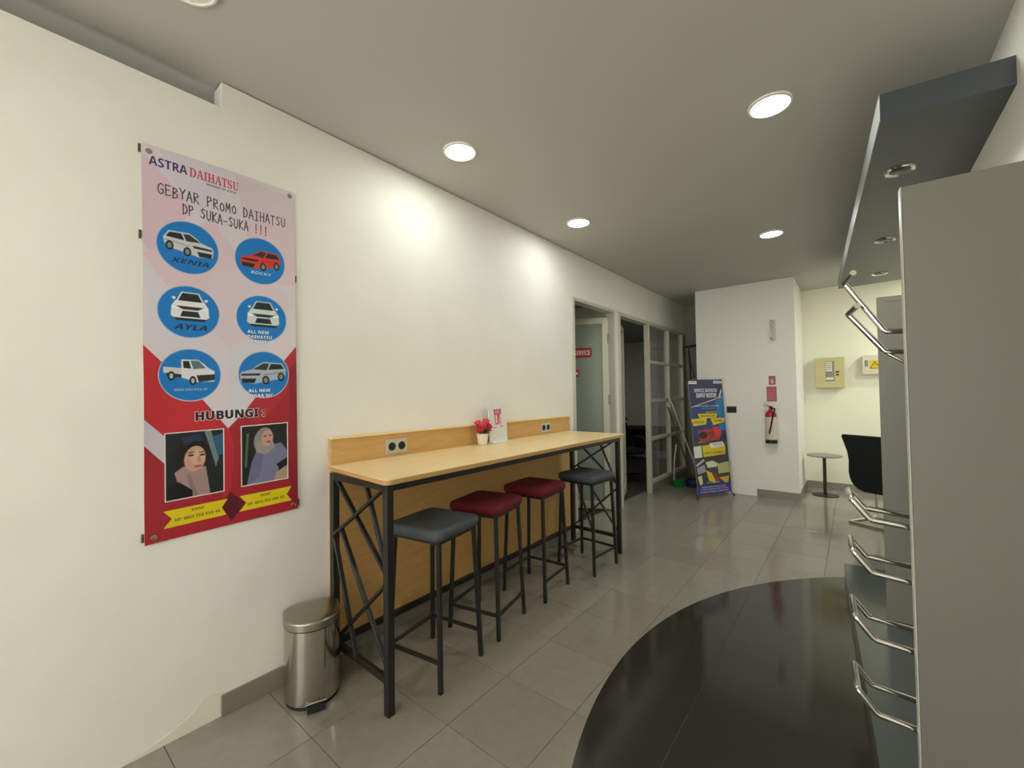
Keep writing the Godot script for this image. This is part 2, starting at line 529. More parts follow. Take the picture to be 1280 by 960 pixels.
func banner_print() -> Image:
	var W := 700.0
	var H := 1890.0
	var im := Image.create(700, 1890, false, Image.FORMAT_RGB8)
	im.fill(Color("d9cfd8"))
	var P := func(l: Array) -> Array:
		var o: Array = []
		for p in l:
			o.append(Vector2(p[0] * W, p[1] * H))
		return o
	# pale facets of the upper field
	poly(im, P.call([[0, 0.02], [0.28, 0.13], [0.08, 0.3], [0, 0.25]]), Color("d8bccb"))
	poly(im, P.call([[0.1, 0], [0.55, 0], [0.36, 0.17], [0.12, 0.06]]), Color("d3cbd8"))
	poly(im, P.call([[0.55, 0], [1, 0.02], [1, 0.1], [0.62, 0.14]]), Color("d6c4d0"))
	poly(im, P.call([[0, 0.28], [0.4, 0.15], [0.62, 0.26], [0.3, 0.44]]), Color("dcc4ce"))
	poly(im, P.call([[0.62, 0.14], [1, 0.1], [1, 0.3], [0.7, 0.3]]), Color("dbc2cc"))
	poly(im, P.call([[0.4, 0.3], [0.62, 0.26], [1, 0.34], [0.8, 0.46], [0.5, 0.5], [0.3, 0.42]]), Color("d9c9d3"))
	poly(im, P.call([[0, 0.3], [0.22, 0.42], [0.5, 0.56], [0.3, 0.62], [0, 0.48]]), Color("d6d2dc"))
	poly(im, P.call([[0.5, 0.5], [0.8, 0.46], [0.75, 0.6], [0.5, 0.7]]), Color("d2d0da"))
	# red lower field with its paler folds
	poly(im, P.call([[0, 0.505], [0.1, 0.548], [0.34, 0.65], [0.49, 0.73], [0.6, 0.687], [0.91, 0.532], [1, 0.49], [1, 1], [0, 1]]), Color("a52633"))
	poly(im, P.call([[0, 0.505], [0.34, 0.65], [0.49, 0.73], [0.42, 0.86], [0, 0.69]]), Color("c42c36"))
	poly(im, P.call([[0.34, 0.65], [0.49, 0.73], [0.53, 0.78], [0.5, 0.93], [0.46, 0.93], [0.44, 0.73]]), Color("b92a37"))
	poly(im, P.call([[0.6, 0.687], [0.91, 0.532], [1, 0.49], [1, 0.6], [0.7, 0.73]]), Color("b32c39"))
	poly(im, P.call([[0.94, 0.56], [1, 0.54], [1, 1], [0.93, 1]]), Color("91222f"))
	poly(im, P.call([[0, 0.69], [0.11, 0.736], [0.11, 0.806], [0, 0.755]]), Color("cbc6d2"))
	poly(im, P.call([[0, 0.97], [0.5, 0.93], [1, 0.98], [1, 1], [0, 1]]), Color("ab2733"))
	text(im, "ASTRA", Rect2(0.038 * W, 0.026 * H, 0.215 * W, 0.0245 * H), Color("3b2f66"))
	text(im, "DAIHATSU", Rect2(0.262 * W, 0.026 * H, 0.318 * W, 0.026 * H), Color("c73a4d"), 0, Color.BLACK, 0.0, true)
	text(im, "MEMBER OF ASTRA", Rect2(0.366 * W, 0.0555 * H, 0.2 * W, 0.006 * H), Color("5a4f86"))
	hand_text(im, "GEBYAR PROMO DAIHATSU", Rect2(0.085 * W, 0.092 * H, 0.85 * W, 0.027 * H), Color("413b44"), 5.2)
	hand_text(im, "DP SUKA-SUKA !!!", Rect2(0.222 * W, 0.131 * H, 0.575 * W, 0.026 * H), Color("413b44"), 5.2)
	var blue := Color("1279c9")
	for c in [[0.258, 0.243], [0.735, 0.24], [0.26, 0.413], [0.74, 0.412], [0.265, 0.58], [0.75, 0.579]]:
		ell(im, c[0] * W, c[1] * H, 0.188 * W, 0.0705 * H, Color("b9bfd0"))
		ell(im, c[0] * W, c[1] * H, 0.182 * W, 0.0675 * H, blue)
	var dark := Color("23272c")
	car_side(im, Rect2(0.11 * W, 0.203 * H, 0.3 * W, 0.062 * H), Color("c9cbd0"), dark)
	text(im, "XENIA", Rect2(0.15 * W, 0.274 * H, 0.23 * W, 0.013 * H), Color("1b2f52"), 0, Color.BLACK, 0.4)
	car_side(im, Rect2(0.59 * W, 0.205 * H, 0.3 * W, 0.062 * H), Color("cf3d32"), dark, true)
	text(im, "ROCKY", Rect2(0.66 * W, 0.272 * H, 0.15 * W, 0.009 * H), Color("c7d6ea"), 0, Color.BLACK, 0.3)
	car_front(im, Rect2(0.15 * W, 0.358 * H, 0.23 * W, 0.074 * H), Color("e4e6ea"), dark)
	text(im, "AYLA", Rect2(0.165 * W, 0.446 * H, 0.2 * W, 0.015 * H), Color("16263f"), 0, Color.BLACK, 0.4)
	car_front(im, Rect2(0.63 * W, 0.358 * H, 0.24 * W, 0.074 * H), Color("cfdcd8"), dark)
	text(im, "ALL NEW", Rect2(0.634 * W, 0.448 * H, 0.16 * W, 0.01 * H), Color.WHITE, 8, Color("10386a"))
	text(im, "DAIHATSU", Rect2(0.634 * W, 0.4625 * H, 0.18 * W, 0.01 * H), Color.WHITE, 8, Color("10386a"))
	text(im, "TERIOS", Rect2(0.634 * W, 0.4765 * H, 0.14 * W, 0.01 * H), Color.WHITE, 8, Color("35506f"))
	# small pick-up truck
	var tb := Rect2(0.1 * W, 0.535 * H, 0.32 * W, 0.07 * H)
	rp(im, tb, [[0.02, 0.34], [0.36, 0.38], [0.36, 0.66], [0.02, 0.56]], Color("ced1d6"))
	rp(im, tb, [[0.08, 0.56], [0.9, 0.76], [0.9, 0.88], [0.08, 0.68]], Color("24272b"))
	rp(im, tb, [[0.34, 0.06], [0.66, 0.06], [0.84, 0.36], [0.97, 0.5], [0.97, 0.9], [0.62, 0.92], [0.34, 0.74]], Color("dfe1e5"))
	rp(im, tb, [[0.37, 0.12], [0.48, 0.12], [0.52, 0.4], [0.38, 0.38]], dark)
	rp(im, tb, [[0.51, 0.1], [0.66, 0.1], [0.8, 0.38], [0.56, 0.42]], Color("5c7284"))
	rp(im, tb, [[0.62, 0.66], [0.97, 0.62], [0.97, 0.84], [0.66, 0.92]], Color("2b2d31"))
	for w in [[0.16, 0.68], [0.55, 0.86]]:
		ell(im, tb.position.x + w[0] * tb.size.x, tb.position.y + w[1] * tb.size.y, tb.size.x * 0.065, tb.size.y * 0.17, Color("1a1b1d"))
		ell(im, tb.position.x + w[0] * tb.size.x, tb.position.y + w[1] * tb.size.y, tb.size.x * 0.035, tb.size.y * 0.1, Color("b7babd"))
	text(im, "GRAN MAX PICK UP", Rect2(0.165 * W, 0.616 * H, 0.2 * W, 0.006 * H), Color("b8c3d8"))
	car_side(im, Rect2(0.575 * W, 0.54 * H, 0.34 * W, 0.068 * H), Color("aeb6c6"), dark, true)
	text(im, "ALL NEW", Rect2(0.634 * W, 0.6215 * H, 0.16 * W, 0.01 * H), Color.WHITE, 8, Color("14386a"))
	text(im, "SIGRA MC", Rect2(0.634 * W, 0.6365 * H, 0.18 * W, 0.01 * H), Color.WHITE, 8, Color("5a3050"))
	for c in [[0.258, 0.236], [0.735, 0.236], [0.262, 0.395], [0.75, 0.395], [0.262, 0.57], [0.745, 0.574]]:
		soften(im, Rect2((c[0] - 0.17) * W, (c[1] - 0.042) * H, 0.34 * W, 0.076 * H), 4.0)
	text(im, "HUBUNGI :", Rect2(0.288 * W, 0.679 * H, 0.46 * W, 0.0245 * H), Color("1c1a1e"), 16, Color("f0e8ea"))
	text(im, "HUBUNGI :", Rect2(0.288 * W, 0.679 * H, 0.46 * W, 0.0245 * H), Color("1c1a1e"), 5, Color("1c1a1e"))
	# two portrait photographs (generic sitters)
	var a := Rect2(0.108 * W, 0.7285 * H, 0.356 * W, 0.175 * H)
	rp(im, a, [[0, 0], [1, 0], [1, 1], [0, 1]], Color("ece6e4"))
	a = a.grow(-5)
	rp(im, a, [[0, 0], [1, 0], [1, 1], [0, 1]], Color("1b2226"))
	rp(im, a, [[0.66, 0], [0.78, 0], [0.92, 0.45], [0.86, 0.6], [0.8, 0.4]], Color("6f8388"))
	rp(im, a, [[0.8, 0.1], [1, 0.06], [1, 0.4], [0.9, 0.42]], Color("2c5f7e"))
	rp(im, a, [[0.3, 0.1], [0.62, 0.06], [0.74, 0.3], [0.72, 0.6], [0.2, 0.62], [0.14, 0.3]], Color("151417"))
	rp(im, a, [[0.26, 0.08], [0.55, 0.03], [0.66, 0.14], [0.3, 0.2]], Color("27324c"))
	rp(im, a, [[0.14, 0.6], [0.28, 0.52], [0.68, 0.56], [0.76, 1], [0.44, 1], [0.2, 0.8]], Color("a48a8a"))
	rp(im, a, [[0.34, 0.66], [0.4, 0.64], [0.54, 1], [0.46, 1]], Color("8d7474"))
	ell(im, a.position.x + 0.49 * a.size.x, a.position.y + 0.42 * a.size.y, 0.19 * a.size.x, 0.2 * a.size.y, Color("c69b86"), 0.1)
	ell(im, a.position.x + 0.54 * a.size.x, a.position.y + 0.4 * a.size.y, 0.12 * a.size.x, 0.13 * a.size.y, Color("d3ab95"))
	rp(im, a, [[0.3, 0.28], [0.5, 0.2], [0.68, 0.28], [0.66, 0.22], [0.5, 0.14], [0.32, 0.2]], Color("151417"))
	for e in [[0.42, 0.36], [0.62, 0.37]]:
		ell(im, a.position.x + e[0] * a.size.x, a.position.y + e[1] * a.size.y, 0.05 * a.size.x, 0.014 * a.size.y, Color("2c201d"))
		ell(im, a.position.x + e[0] * a.size.x, a.position.y + (e[1] - 0.045) * a.size.y, 0.07 * a.size.x, 0.009 * a.size.y, Color("5a3d33"))
	rp(im, a, [[0.54, 0.38], [0.57, 0.38], [0.6, 0.47], [0.53, 0.48]], Color("b98975"))
	ell(im, a.position.x + 0.54 * a.size.x, a.position.y + 0.54 * a.size.y, 0.07 * a.size.x, 0.018 * a.size.y, Color("a8545a"))
	rp(im, a, [[0, 0.8], [0.2, 0.74], [0.44, 0.9], [0.44, 1], [0, 1]], Color("101114"))
	soften(im, a, 4.5)
	var b := Rect2(0.574 * W, 0.7265 * H, 0.349 * W, 0.174 * H)
	rp(im, b, [[0, 0], [1, 0], [1, 1], [0, 1]], Color("ece6e4"))
	b = b.grow(-5)
	rp(im, b, [[0, 0], [1, 0], [1, 1], [0, 1]], Color("1c231f"))
	rp(im, b, [[0.1, 0.12], [0.15, 0.12], [0.1, 0.7], [0.05, 0.7]], Color("52665a"))
	rp(im, b, [[0.3, 0.44], [0.62, 0.36], [0.86, 0.34], [1, 0.5], [1, 0.66], [0.8, 0.8], [0.7, 1], [0.1, 1], [0.2, 0.62]], Color("7c7d9e"))
	rp(im, b, [[0.3, 0.44], [0.46, 0.5], [0.36, 0.9], [0.12, 1], [0.2, 0.62]], Color("6c6d90"))
	rp(im, b, [[0.74, 0.72], [1, 0.62], [1, 0.76], [0.82, 0.82]], Color("1d1b20"))
	rp(im, b, [[0.68, 1], [0.74, 0.86], [1, 0.76], [1, 1]], Color("b29a84"))
	ell(im, b.position.x + 0.46 * b.size.x, b.position.y + 0.26 * b.size.y, 0.21 * b.size.x, 0.22 * b.size.y, Color("8f8a88"), 0.2)
	rp(im, b, [[0.28, 0.3], [0.3, 0.46], [0.52, 0.52], [0.72, 0.4], [0.66, 0.28]], Color("9b9593"))
	ell(im, b.position.x + 0.54 * b.size.x, b.position.y + 0.23 * b.size.y, 0.125 * b.size.x, 0.145 * b.size.y, Color("c9988a"), 0.15)
	for e in [[0.49, 0.2], [0.61, 0.19]]:
		ell(im, b.position.x + e[0] * b.size.x, b.position.y + e[1] * b.size.y, 0.035 * b.size.x, 0.01 * b.size.y, Color("35251f"))
	ell(im, b.position.x + 0.57 * b.size.x, b.position.y + 0.3 * b.size.y, 0.055 * b.size.x, 0.018 * b.size.y, Color("a8404c"))
	soften(im, b, 4.5)
	# ribbons and the dark square between them
	poly(im, P.call([[0.45, 0.946], [0.5, 0.906], [0.61, 0.95], [0.505, 0.99]]), Color("5b1a26"))
	poly(im, P.call([[0.1, 0.926], [0.485, 0.926], [0.446, 0.947], [0.475, 0.969], [0.1, 0.97], [0.147, 0.948]]), Color("e2cc1e"))
	poly(im, P.call([[0.564, 0.926], [0.949, 0.926], [0.908, 0.948], [0.949, 0.97], [0.56, 0.97], [0.609, 0.948]]), Color("e2cc1e"))
	text(im, "HANI", Rect2(0.262 * W, 0.932 * H, 0.075 * W, 0.0075 * H), Color("5e5312"))
	text(im, "HP: 0853 7XX XXX 44", Rect2(0.165 * W, 0.95 * H, 0.27 * W, 0.0085 * H), Color("5e5312"))
	text(im, "RISKI", Rect2(0.71 * W, 0.932 * H, 0.075 * W, 0.0075 * H), Color("5e5312"))
	text(im, "HP: 0813 7XX XXX XX", Rect2(0.62 * W, 0.95 * H, 0.27 * W, 0.0085 * H), Color("5e5312"))
	return im

func stand_print() -> Image:
	var W := 300.0
	var H := 800.0
	var im := Image.create(300, 800, false, Image.FORMAT_RGB8)
	im.fill(Color("2b3350"))
	var P := func(l: Array) -> Array:
		var o: Array = []
		for p in l:
			o.append(Vector2(p[0] * W, p[1] * H))
		return o
	poly(im, P.call([[0, 0], [1, 0], [1, 0.2], [0, 0.24]]), Color("35355a"))
	poly(im, P.call([[0, 0.25], [1, 0.16], [1, 0.5], [0, 0.5]]), Color("27437a"))
	poly(im, P.call([[0.75, 0.2], [1, 0.14], [1, 0.46], [0.82, 0.46]]), Color("2a78b4"))
	poly(im, P.call([[0.02, 0.245], [0.95, 0.155], [0.96, 0.162], [0.02, 0.25]]), Color("e6d9a8"))
	poly(im, P.call([[0.85, 0.16], [0.96, 0.08], [0.97, 0.11], [0.9, 0.17]]), Color("c9cfe0"))
	rp(im, Rect2(0, 0, W, H), [[0.01, 0.015], [0.24, 0.015], [0.24, 0.04], [0.01, 0.04]], Color("eef0ee"))
	rp(im, Rect2(0, 0, W, H), [[0.74, 0.012], [0.99, 0.012], [0.99, 0.036], [0.74, 0.036]], Color("dfe3ee"))
	text(im, "ASTRA", Rect2(0.04 * W, 0.02 * H, 0.17 * W, 0.013 * H), Color("4a5a7a"))
	text(im, "DAIHATSU", Rect2(0.77 * W, 0.018 * H, 0.19 * W, 0.012 * H), Color("5a6ea0"))
	text(im, "SERVICE DAIHATSU", Rect2(0.15 * W, 0.082 * H, 0.68 * W, 0.034 * H), Color("eceef4"))
	text(im, "DAPAT MOTOR", Rect2(0.2 * W, 0.122 * H, 0.6 * W, 0.042 * H), Color("f6f6fa"))
	text(im, "PERIODE 1 SEPTEMBER - 30 NOVEMBER", Rect2(0.12 * W, 0.232 * H, 0.74 * W, 0.012 * H), Color("d4dae8"))
	text(im, "SYARAT DAN KETENTUAN", Rect2(0.32 * W, 0.256 * H, 0.4 * W, 0.008 * H), Color("aeb9d2"))
	poly(im, P.call([[0.43, 0.285], [0.78, 0.285], [0.78, 0.306], [0.43, 0.306]]), Color("8a8052"))
	poly(im, P.call([[0.2, 0.305], [0.77, 0.31], [0.74, 0.345], [0.24, 0.345]]), Color("e3cb23"))
	poly(im, P.call([[0, 0.35], [0.45, 0.345], [0.42, 0.4], [0.05, 0.412]]), Color("dcc922"))
	poly(im, P.call([[0.56, 0.35], [0.98, 0.348], [0.97, 0.385], [0.62, 0.41]]), Color("e3cb23"))
	text(im, "MENANGKAN", Rect2(0.26 * W, 0.318 * H, 0.44 * W, 0.018 * H), Color("4d4a24"))
	text(im, "HADIAH", Rect2(0.06 * W, 0.366 * H, 0.3 * W, 0.024 * H), Color("6b4a1c"))
	text(im, "TOTAL", Rect2(0.64 * W, 0.362 * H, 0.28 * W, 0.022 * H), Color("4d4a24"))
	poly(im, P.call([[0.16, 0.455], [0.8, 0.43], [0.86, 0.47], [0.78, 0.54], [0.2, 0.55]]), Color("b2393a"))
	poly(im, P.call([[0.6, 0.43], [0.82, 0.425], [0.84, 0.5], [0.68, 0.52]]), Color("d84040"))
	ell(im, 0.3 * W, 0.495 * H, 0.13 * W, 0.03 * H, Color("2c2420"))
	poly(im, P.call([[0.44, 0.47], [0.6, 0.46], [0.66, 0.5], [0.5, 0.53]]), Color("8a2c2c"))
	poly(im, P.call([[0.14, 0.55], [0.72, 0.555], [0.72, 0.565], [0.14, 0.562]]), Color("b6a274"))
	poly(im, P.call([[0, 0.56], [1, 0.545], [1, 0.9], [0, 0.9]]), Color("3a3d42"))
	poly(im, P.call([[0, 0.59], [0.22, 0.585], [0.22, 0.685], [0, 0.69]]), Color("dedfda"))
	poly(im, P.call([[0.24, 0.585], [0.9, 0.57], [0.93, 0.62], [0.9, 0.67], [0.26, 0.685]]), Color("dcc51f"))
	poly(im, P.call([[0.46, 0.568], [0.86, 0.558], [0.9, 0.6], [0.5, 0.612]]), Color("e4e6de"))
	text(im, "DAFTAR", Rect2(0.56 * W, 0.575 * H, 0.28 * W, 0.014 * H), Color("7e8474"))
	text(im, "SERVICE SEKARANG", Rect2(0.3 * W, 0.642 * H, 0.56 * W, 0.02 * H), Color("6e6318"))
	poly(im, P.call([[0.2, 0.69], [0.86, 0.68], [0.86, 0.715], [0.3, 0.72]]), Color("4a2c3c"))
	poly(im, P.call([[0.02, 0.745], [0.26, 0.7], [0.28, 0.715], [0.05, 0.765]]), Color("b9b8be"))
	poly(im, P.call([[0.04, 0.775], [0.26, 0.75], [0.3, 0.81], [0.06, 0.83]]), Color("a49fa4"))
	poly(im, P.call([[0.3, 0.73], [0.5, 0.72], [0.66, 0.745], [0.62, 0.775], [0.36, 0.78]]), Color("d6d9bc"))
	poly(im, P.call([[0.64, 0.75], [0.98, 0.735], [1, 0.83], [0.66, 0.835]]), Color("c0bd86"))
	poly(im, P.call([[0.3, 0.8], [0.5, 0.83], [0.62, 0.86], [0.52, 0.91], [0.36, 0.89]]), Color("d9bf26"))
	poly(im, P.call([[0.44, 0.815], [0.56, 0.83], [0.68, 0.9], [0.56, 0.9]]), Color("a22a3a"))
	poly(im, P.call([[0.04, 0.85], [0.16, 0.84], [0.18, 0.91], [0.1, 0.925]]), Color("d3cf96"))
	poly(im, P.call([[0.66, 0.87], [0.96, 0.86], [0.92, 0.925], [0.86, 0.925]]), Color("d4b32a"))
	text(im, "DAN LAINNYA", Rect2(0.3 * W, 0.9 * H, 0.36 * W, 0.014 * H), Color("c3cdc0"))
	poly(im, P.call([[0, 0.93], [1, 0.915], [1, 1], [0, 1]]), Color("3b3a86"))
	text(im, "BENGKEL RESMI DAN SUKU CADANG", Rect2(0.14 * W, 0.937 * H, 0.7 * W, 0.012 * H), Color("d0d2ea"))
	text(im, "UNTUK INFORMASI LEBIH LANJUT", Rect2(0.1 * W, 0.957 * H, 0.8 * W, 0.012 * H), Color("d0d2ea"))
	text(im, "SILAHKAN HUBUNGI CABANG KAMI", Rect2(0.08 * W, 0.977 * H, 0.84 * W, 0.012 * H), Color("d0d2ea"))
	return im

func leaflet_print() -> Image:
	var im := Image.create(168, 240, false, Image.FORMAT_RGB8)
	im.fill(Color("e3dedb"))
	var b := Rect2(0, 0, 168, 240)
	rp(im, b, [[0.2, 0.18], [0.74, 0.15], [0.76, 0.62], [0.3, 0.64]], Color("edd2d3"))
	rp(im, b, [[0.26, 0.16], [0.7, 0.14], [0.7, 0.3], [0.62, 0.3], [0.62, 0.58], [0.34, 0.6]], Color("c05468"))
	rp(im, b, [[0.34, 0.19], [0.6, 0.18], [0.6, 0.27], [0.36, 0.28]], Color("d78c9a"))
	rp(im, b, [[0.36, 0.32], [0.45, 0.32], [0.45, 0.56], [0.38, 0.56]], Color("f2dcdc"))
	rp(im, b, [[0.52, 0.42], [0.68, 0.4], [0.68, 0.58], [0.54, 0.58]], Color("dd9ca6"))
	rp(im, b, [[0.2, 0.67], [0.4, 0.67], [0.4, 0.69], [0.2, 0.69]], Color("8a8790"))
	rp(im, b, [[0.64, 0.64], [0.76, 0.64], [0.76, 0.68], [0.64, 0.68]], Color("8a8790"))
	return im

# a flat printed rectangle with its picture: origin at centre, spans sx by sy in local x-y, faces +z
func print_quad(s: SurfaceTool, tl: Vector3, tr: Vector3, bl: Vector3, br: Vector3, out: Vector3):
	tri(s, tl, tr, br, out, FLAT, Vector2(0, 0), Vector2(1, 0), Vector2(1, 1))
	tri(s, tl, br, bl, out, FLAT, Vector2(0, 0), Vector2(1, 1), Vector2(0, 1))

const WX := -2.257      # plane of the long wall
const CH := 2.918       # ceiling height
const RX := 0.52        # plane of the wall on the right
const LAMP_C := Color(0.985, 1.0, 0.965)
const SKY_E := 4.0
const LAMP_E := 0.62

func downlight(x: float, z: float, label: String, e := 1.0, y := CH):
	var t := thing("ceiling_downlight", label, "ceiling light", Vector3(x, y, z), 0.0, "recessed ceiling downlights")
	var s := st_new()
	lathe(s, [Vector2(0.09, -0.012), Vector2(0.1, -0.009), Vector2(0.102, 0.0)], 40)
	lathe(s, [Vector2(0.09, -0.004), Vector2(0.09, -0.012)], 40)
	obj("trim_ring", s, M.lamp_trim, t)
	s = st_new()
	lathe(s, [Vector2(0.0, -0.0085), Vector2(0.06, -0.0085), Vector2(0.09, -0.005), Vector2(0.09, -0.002), Vector2(0.0, -0.002)], 40)
	obj("lamp_diffuser", s, M.lamp if e > 0.0 else M.lamp_off, t)
	if e <= 0.0:
		return
	var l := AreaLight3D.new()
	l.name = "lamp_light"
	l.area_size = Vector2(0.135, 0.135)
	l.light_color = LAMP_C
	l.light_energy = LAMP_E * e
	l.area_normalize_energy = true
	l.shadow_enabled = true
	l.area_range = 14.0
	l.rotation.x = -PI / 2
	l.position.y = -0.02
	t.add_child(l)

func setting():
	# floor: a bed with single tiles on it, cut along the granite inlay
	var fl := struct("floor", Vector3(-2.4, -0.12, -7.75), Vector3(3.3, -0.004, 0.35), M.joint, "grey glossy tiled floor of the corridor")
	struct("floor", Vector3(-3.2, -0.12, 0.352), Vector3(0.7, 0.0, 3.2), M.tiles[0], "grey floor behind the viewpoint")
	var circle := PackedVector2Array()
	for k in 180:
		circle.append(Vector2(1.443, -2.215) + Vector2.from_angle(TAU * k / 180) * 2.455)
	var rng := RandomNumberGenerator.new()
	rng.seed = 5
	var cache := {}
	for i in range(-1, 9):
		for j in range(-4, 17):
			if i > 5 and j < 11:
				continue
			var x0 := -2.399 if i < 0 else -1.812 + 0.4 * i + 0.0014
			var x1 := -1.812 + 0.4 * (i + 1) - 0.0014
			if j < 11:
				x1 = minf(x1, RX)
			var z1 := -1.264 - 0.4 * j - 0.0014
			var z0 := maxf(z1 - 0.3972, -7.74)
			if x1 - x0 < 0.02:
				continue
			var m: Material = M.tiles[rng.randi() % 4]
			var rect := PackedVector2Array([Vector2(x0, z0), Vector2(x1, z0), Vector2(x1, z1), Vector2(x0, z1)])
			var cut := Geometry2D.clip_polygons(rect, circle)
			for q in cut:
				var s := st_new()
				if cut.size() == 1 and q.size() == 4 and circle_free(rect, circle):
					bx(s, Vector3(x0, -0.006, z0), Vector3(x1, 0, z1), 0.0008)
				else:
					prism(s, q, -0.006, 0.0, Transform3D(Basis(Vector3.RIGHT, Vector3.BACK, Vector3.UP), Vector3.ZERO))
				obj("floor_tile", s, m, fl)
	for e in [[-1.2, -0.6135], [-0.6105, RX]]:
		var rect := PackedVector2Array([Vector2(e[0], -7), Vector2(e[1], -7), Vector2(e[1], 0.33), Vector2(e[0], 0.33)])
		for q in Geometry2D.intersect_polygons(rect, circle):
			var s := st_new()
			prism(s, q, -0.006, 0.0, Transform3D(Basis(Vector3.RIGHT, Vector3.BACK, Vector3.UP), Vector3.ZERO))
			obj("inlay_slab", s, M.granite, fl, "polished black granite slab of the curved floor inlay")
	# ceiling
	struct("ceiling", Vector3(-3.2, CH, -7.8), Vector3(3.45, CH + 0.1, 3.35), M.ceil, "flat pale grey ceiling with recessed downlights")
	# long wall on the left
	struct("wall_left", Vector3(WX - 0.1, 0, -0.663), Vector3(WX, 2.79, 3.2), M.wall, "white wall stopping short of the ceiling at far left")
	struct("wall_left", Vector3(WX - 0.1, 0, -3.79), Vector3(WX, CH - 0.007, -0.663), M.wall, "white wall behind the wooden bar table")
	struct("wall_left", Vector3(WX - 0.1, 2.445, -7.63), Vector3(WX, CH - 0.007, -3.79), M.wall, "white wall strip above the glazed office front")
	struct("wall_left", Vector3(WX - 0.08, 0, -4.905), Vector3(WX - 0.006, 2.445, -4.80), M.wall, "narrow white pier between the two office doors")
	# the void above the low wall, its shade put into the wall colour
	struct("wall_left", Vector3(-3.2, 0, -0.9), Vector3(-3.1, CH, 3.2), M.void, "wall coloured dark for the shade in the gap above the low wall")
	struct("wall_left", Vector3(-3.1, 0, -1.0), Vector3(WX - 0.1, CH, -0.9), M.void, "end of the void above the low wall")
	var pt := st_new()
	prism(pt, PackedVector2Array([Vector2(0.665, 0.002), Vector2(0.663, 0.1), Vector2(0.64, 0.125), Vector2(0.6, 0.12), Vector2(0.57, 0.08), Vector2(0.53, 0.06), Vector2(0.47, 0.035), Vector2(0.38, 0.016), Vector2(0.3, 0.002)]), 0.0, 0.0012, Transform3D(Basis(Vector3(0, 0, -1), Vector3.UP, Vector3.RIGHT), Vector3(WX, 0, 0)))
	obj("paint_stain", pt, M.stain, get_node("wall_left"), "yellowed patch low on the wall")
	# pillar, back wall, right wall, wall behind
	struct("wall_column", Vector3(-1.8, 0, -7.63), Vector3(-0.575, CH, -6.58), M.column, "broad white pillar carrying the fire extinguisher")
	struct("wall_alcove", Vector3(WX - 0.1, 0, -7.78), Vector3(-1.8, CH, -7.63), M.alcove, "end of the narrow alcove beside the pillar, its shade painted in as grey")
	struct("wall_back", Vector3(-1.8, 0, -7.78), Vector3(3.45, CH, -7.63), M.back, "pale yellow back wall with the meter boxes")
	struct("wall_right", Vector3(RX, 0, -6.2), Vector3(RX + 0.15, CH, 3.35), M.wall, "white wall on the right behind the display rack")
	struct("wall_right", Vector3(RX + 0.15, 0, -5.3), Vector3(3.3, CH, -5.15), M.wall, "near wall of the side bay past the display rack")
	struct("wall_right", Vector3(3.3, 0, -7.78), Vector3(3.45, CH, -5.15), M.wall, "end wall of the side bay past the display rack")
	# wall behind the viewpoint with an unseen wide window added to let in daylight
	struct("wall_front", Vector3(-3.2, 0, 3.2), Vector3(0.7, 0.3, 3.35), M.wall, "low white wall under the added rear window")
	struct("wall_front", Vector3(-3.2, 2.75, 3.2), Vector3(0.7, CH, 3.35), M.wall, "white wall over the added rear window")
	struct("wall_front", Vector3(-3.2, 0.3, 3.2), Vector3(-2.1, 2.75, 3.35), M.wall, "white wall left of the added rear window")
	struct("wall_front", Vector3(0.45, 0.3, 3.2), Vector3(0.7, 2.75, 3.35), M.wall, "white wall right of the added rear window")
	# skirting
	var b := struct("baseboard_left", Vector3(WX, 0, -3.78), Vector3(WX + 0.008, 0.094, -0.668), M.joint, "grey tile skirting along the long wall")
	var z := -0.666
	while z > -3.78:
		var s := st_new()
		bx(s, Vector3(WX + 0.002, 0.001, maxf(z - 0.398, -3.78)), Vector3(WX + 0.011, 0.095, z), 0.0015)
		obj("skirting_tile", s, M.skirt, b)
		z -= 0.4
	struct("baseboard_column", Vector3(-1.056, 0, -6.58), Vector3(-0.565, 0.1, -6.568), M.skirt, "grey tile skirting on the pillar front")
	struct("baseboard_column", Vector3(-0.575, 0, -7.62), Vector3(-0.563, 0.1, -6.582), M.skirt, "grey tile skirting on the pillar side")
	struct("baseboard_back", Vector3(-0.56, 0, -7.63), Vector3(3.3, 0.1, -7.618), M.skirt, "grey tile skirting under the meter boxes")
	# the dim offices behind the long wall
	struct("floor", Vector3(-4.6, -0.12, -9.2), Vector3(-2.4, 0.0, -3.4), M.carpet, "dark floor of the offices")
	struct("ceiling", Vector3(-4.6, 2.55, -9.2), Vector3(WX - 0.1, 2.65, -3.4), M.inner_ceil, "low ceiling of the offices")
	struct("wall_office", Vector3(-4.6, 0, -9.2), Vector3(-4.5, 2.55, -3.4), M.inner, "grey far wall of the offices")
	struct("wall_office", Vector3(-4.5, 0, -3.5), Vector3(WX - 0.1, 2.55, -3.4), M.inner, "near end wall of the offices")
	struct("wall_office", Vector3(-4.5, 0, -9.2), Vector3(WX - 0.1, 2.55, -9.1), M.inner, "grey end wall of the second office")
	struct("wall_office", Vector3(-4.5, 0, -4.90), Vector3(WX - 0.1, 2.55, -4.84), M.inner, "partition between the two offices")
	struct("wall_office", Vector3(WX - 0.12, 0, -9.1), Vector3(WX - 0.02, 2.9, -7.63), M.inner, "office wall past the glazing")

func circle_free(rect: PackedVector2Array, circle: PackedVector2Array) -> bool:
	return Geometry2D.intersect_polygons(rect, circle).is_empty()

func frame_box(called: String, lo: Vector3, hi: Vector3, m: Material, p: Node3D, label := "") -> MeshInstance3D:
	var s := st_new()
	bx(s, lo, hi, 0.003)
	return obj(called, s, m, p, label)

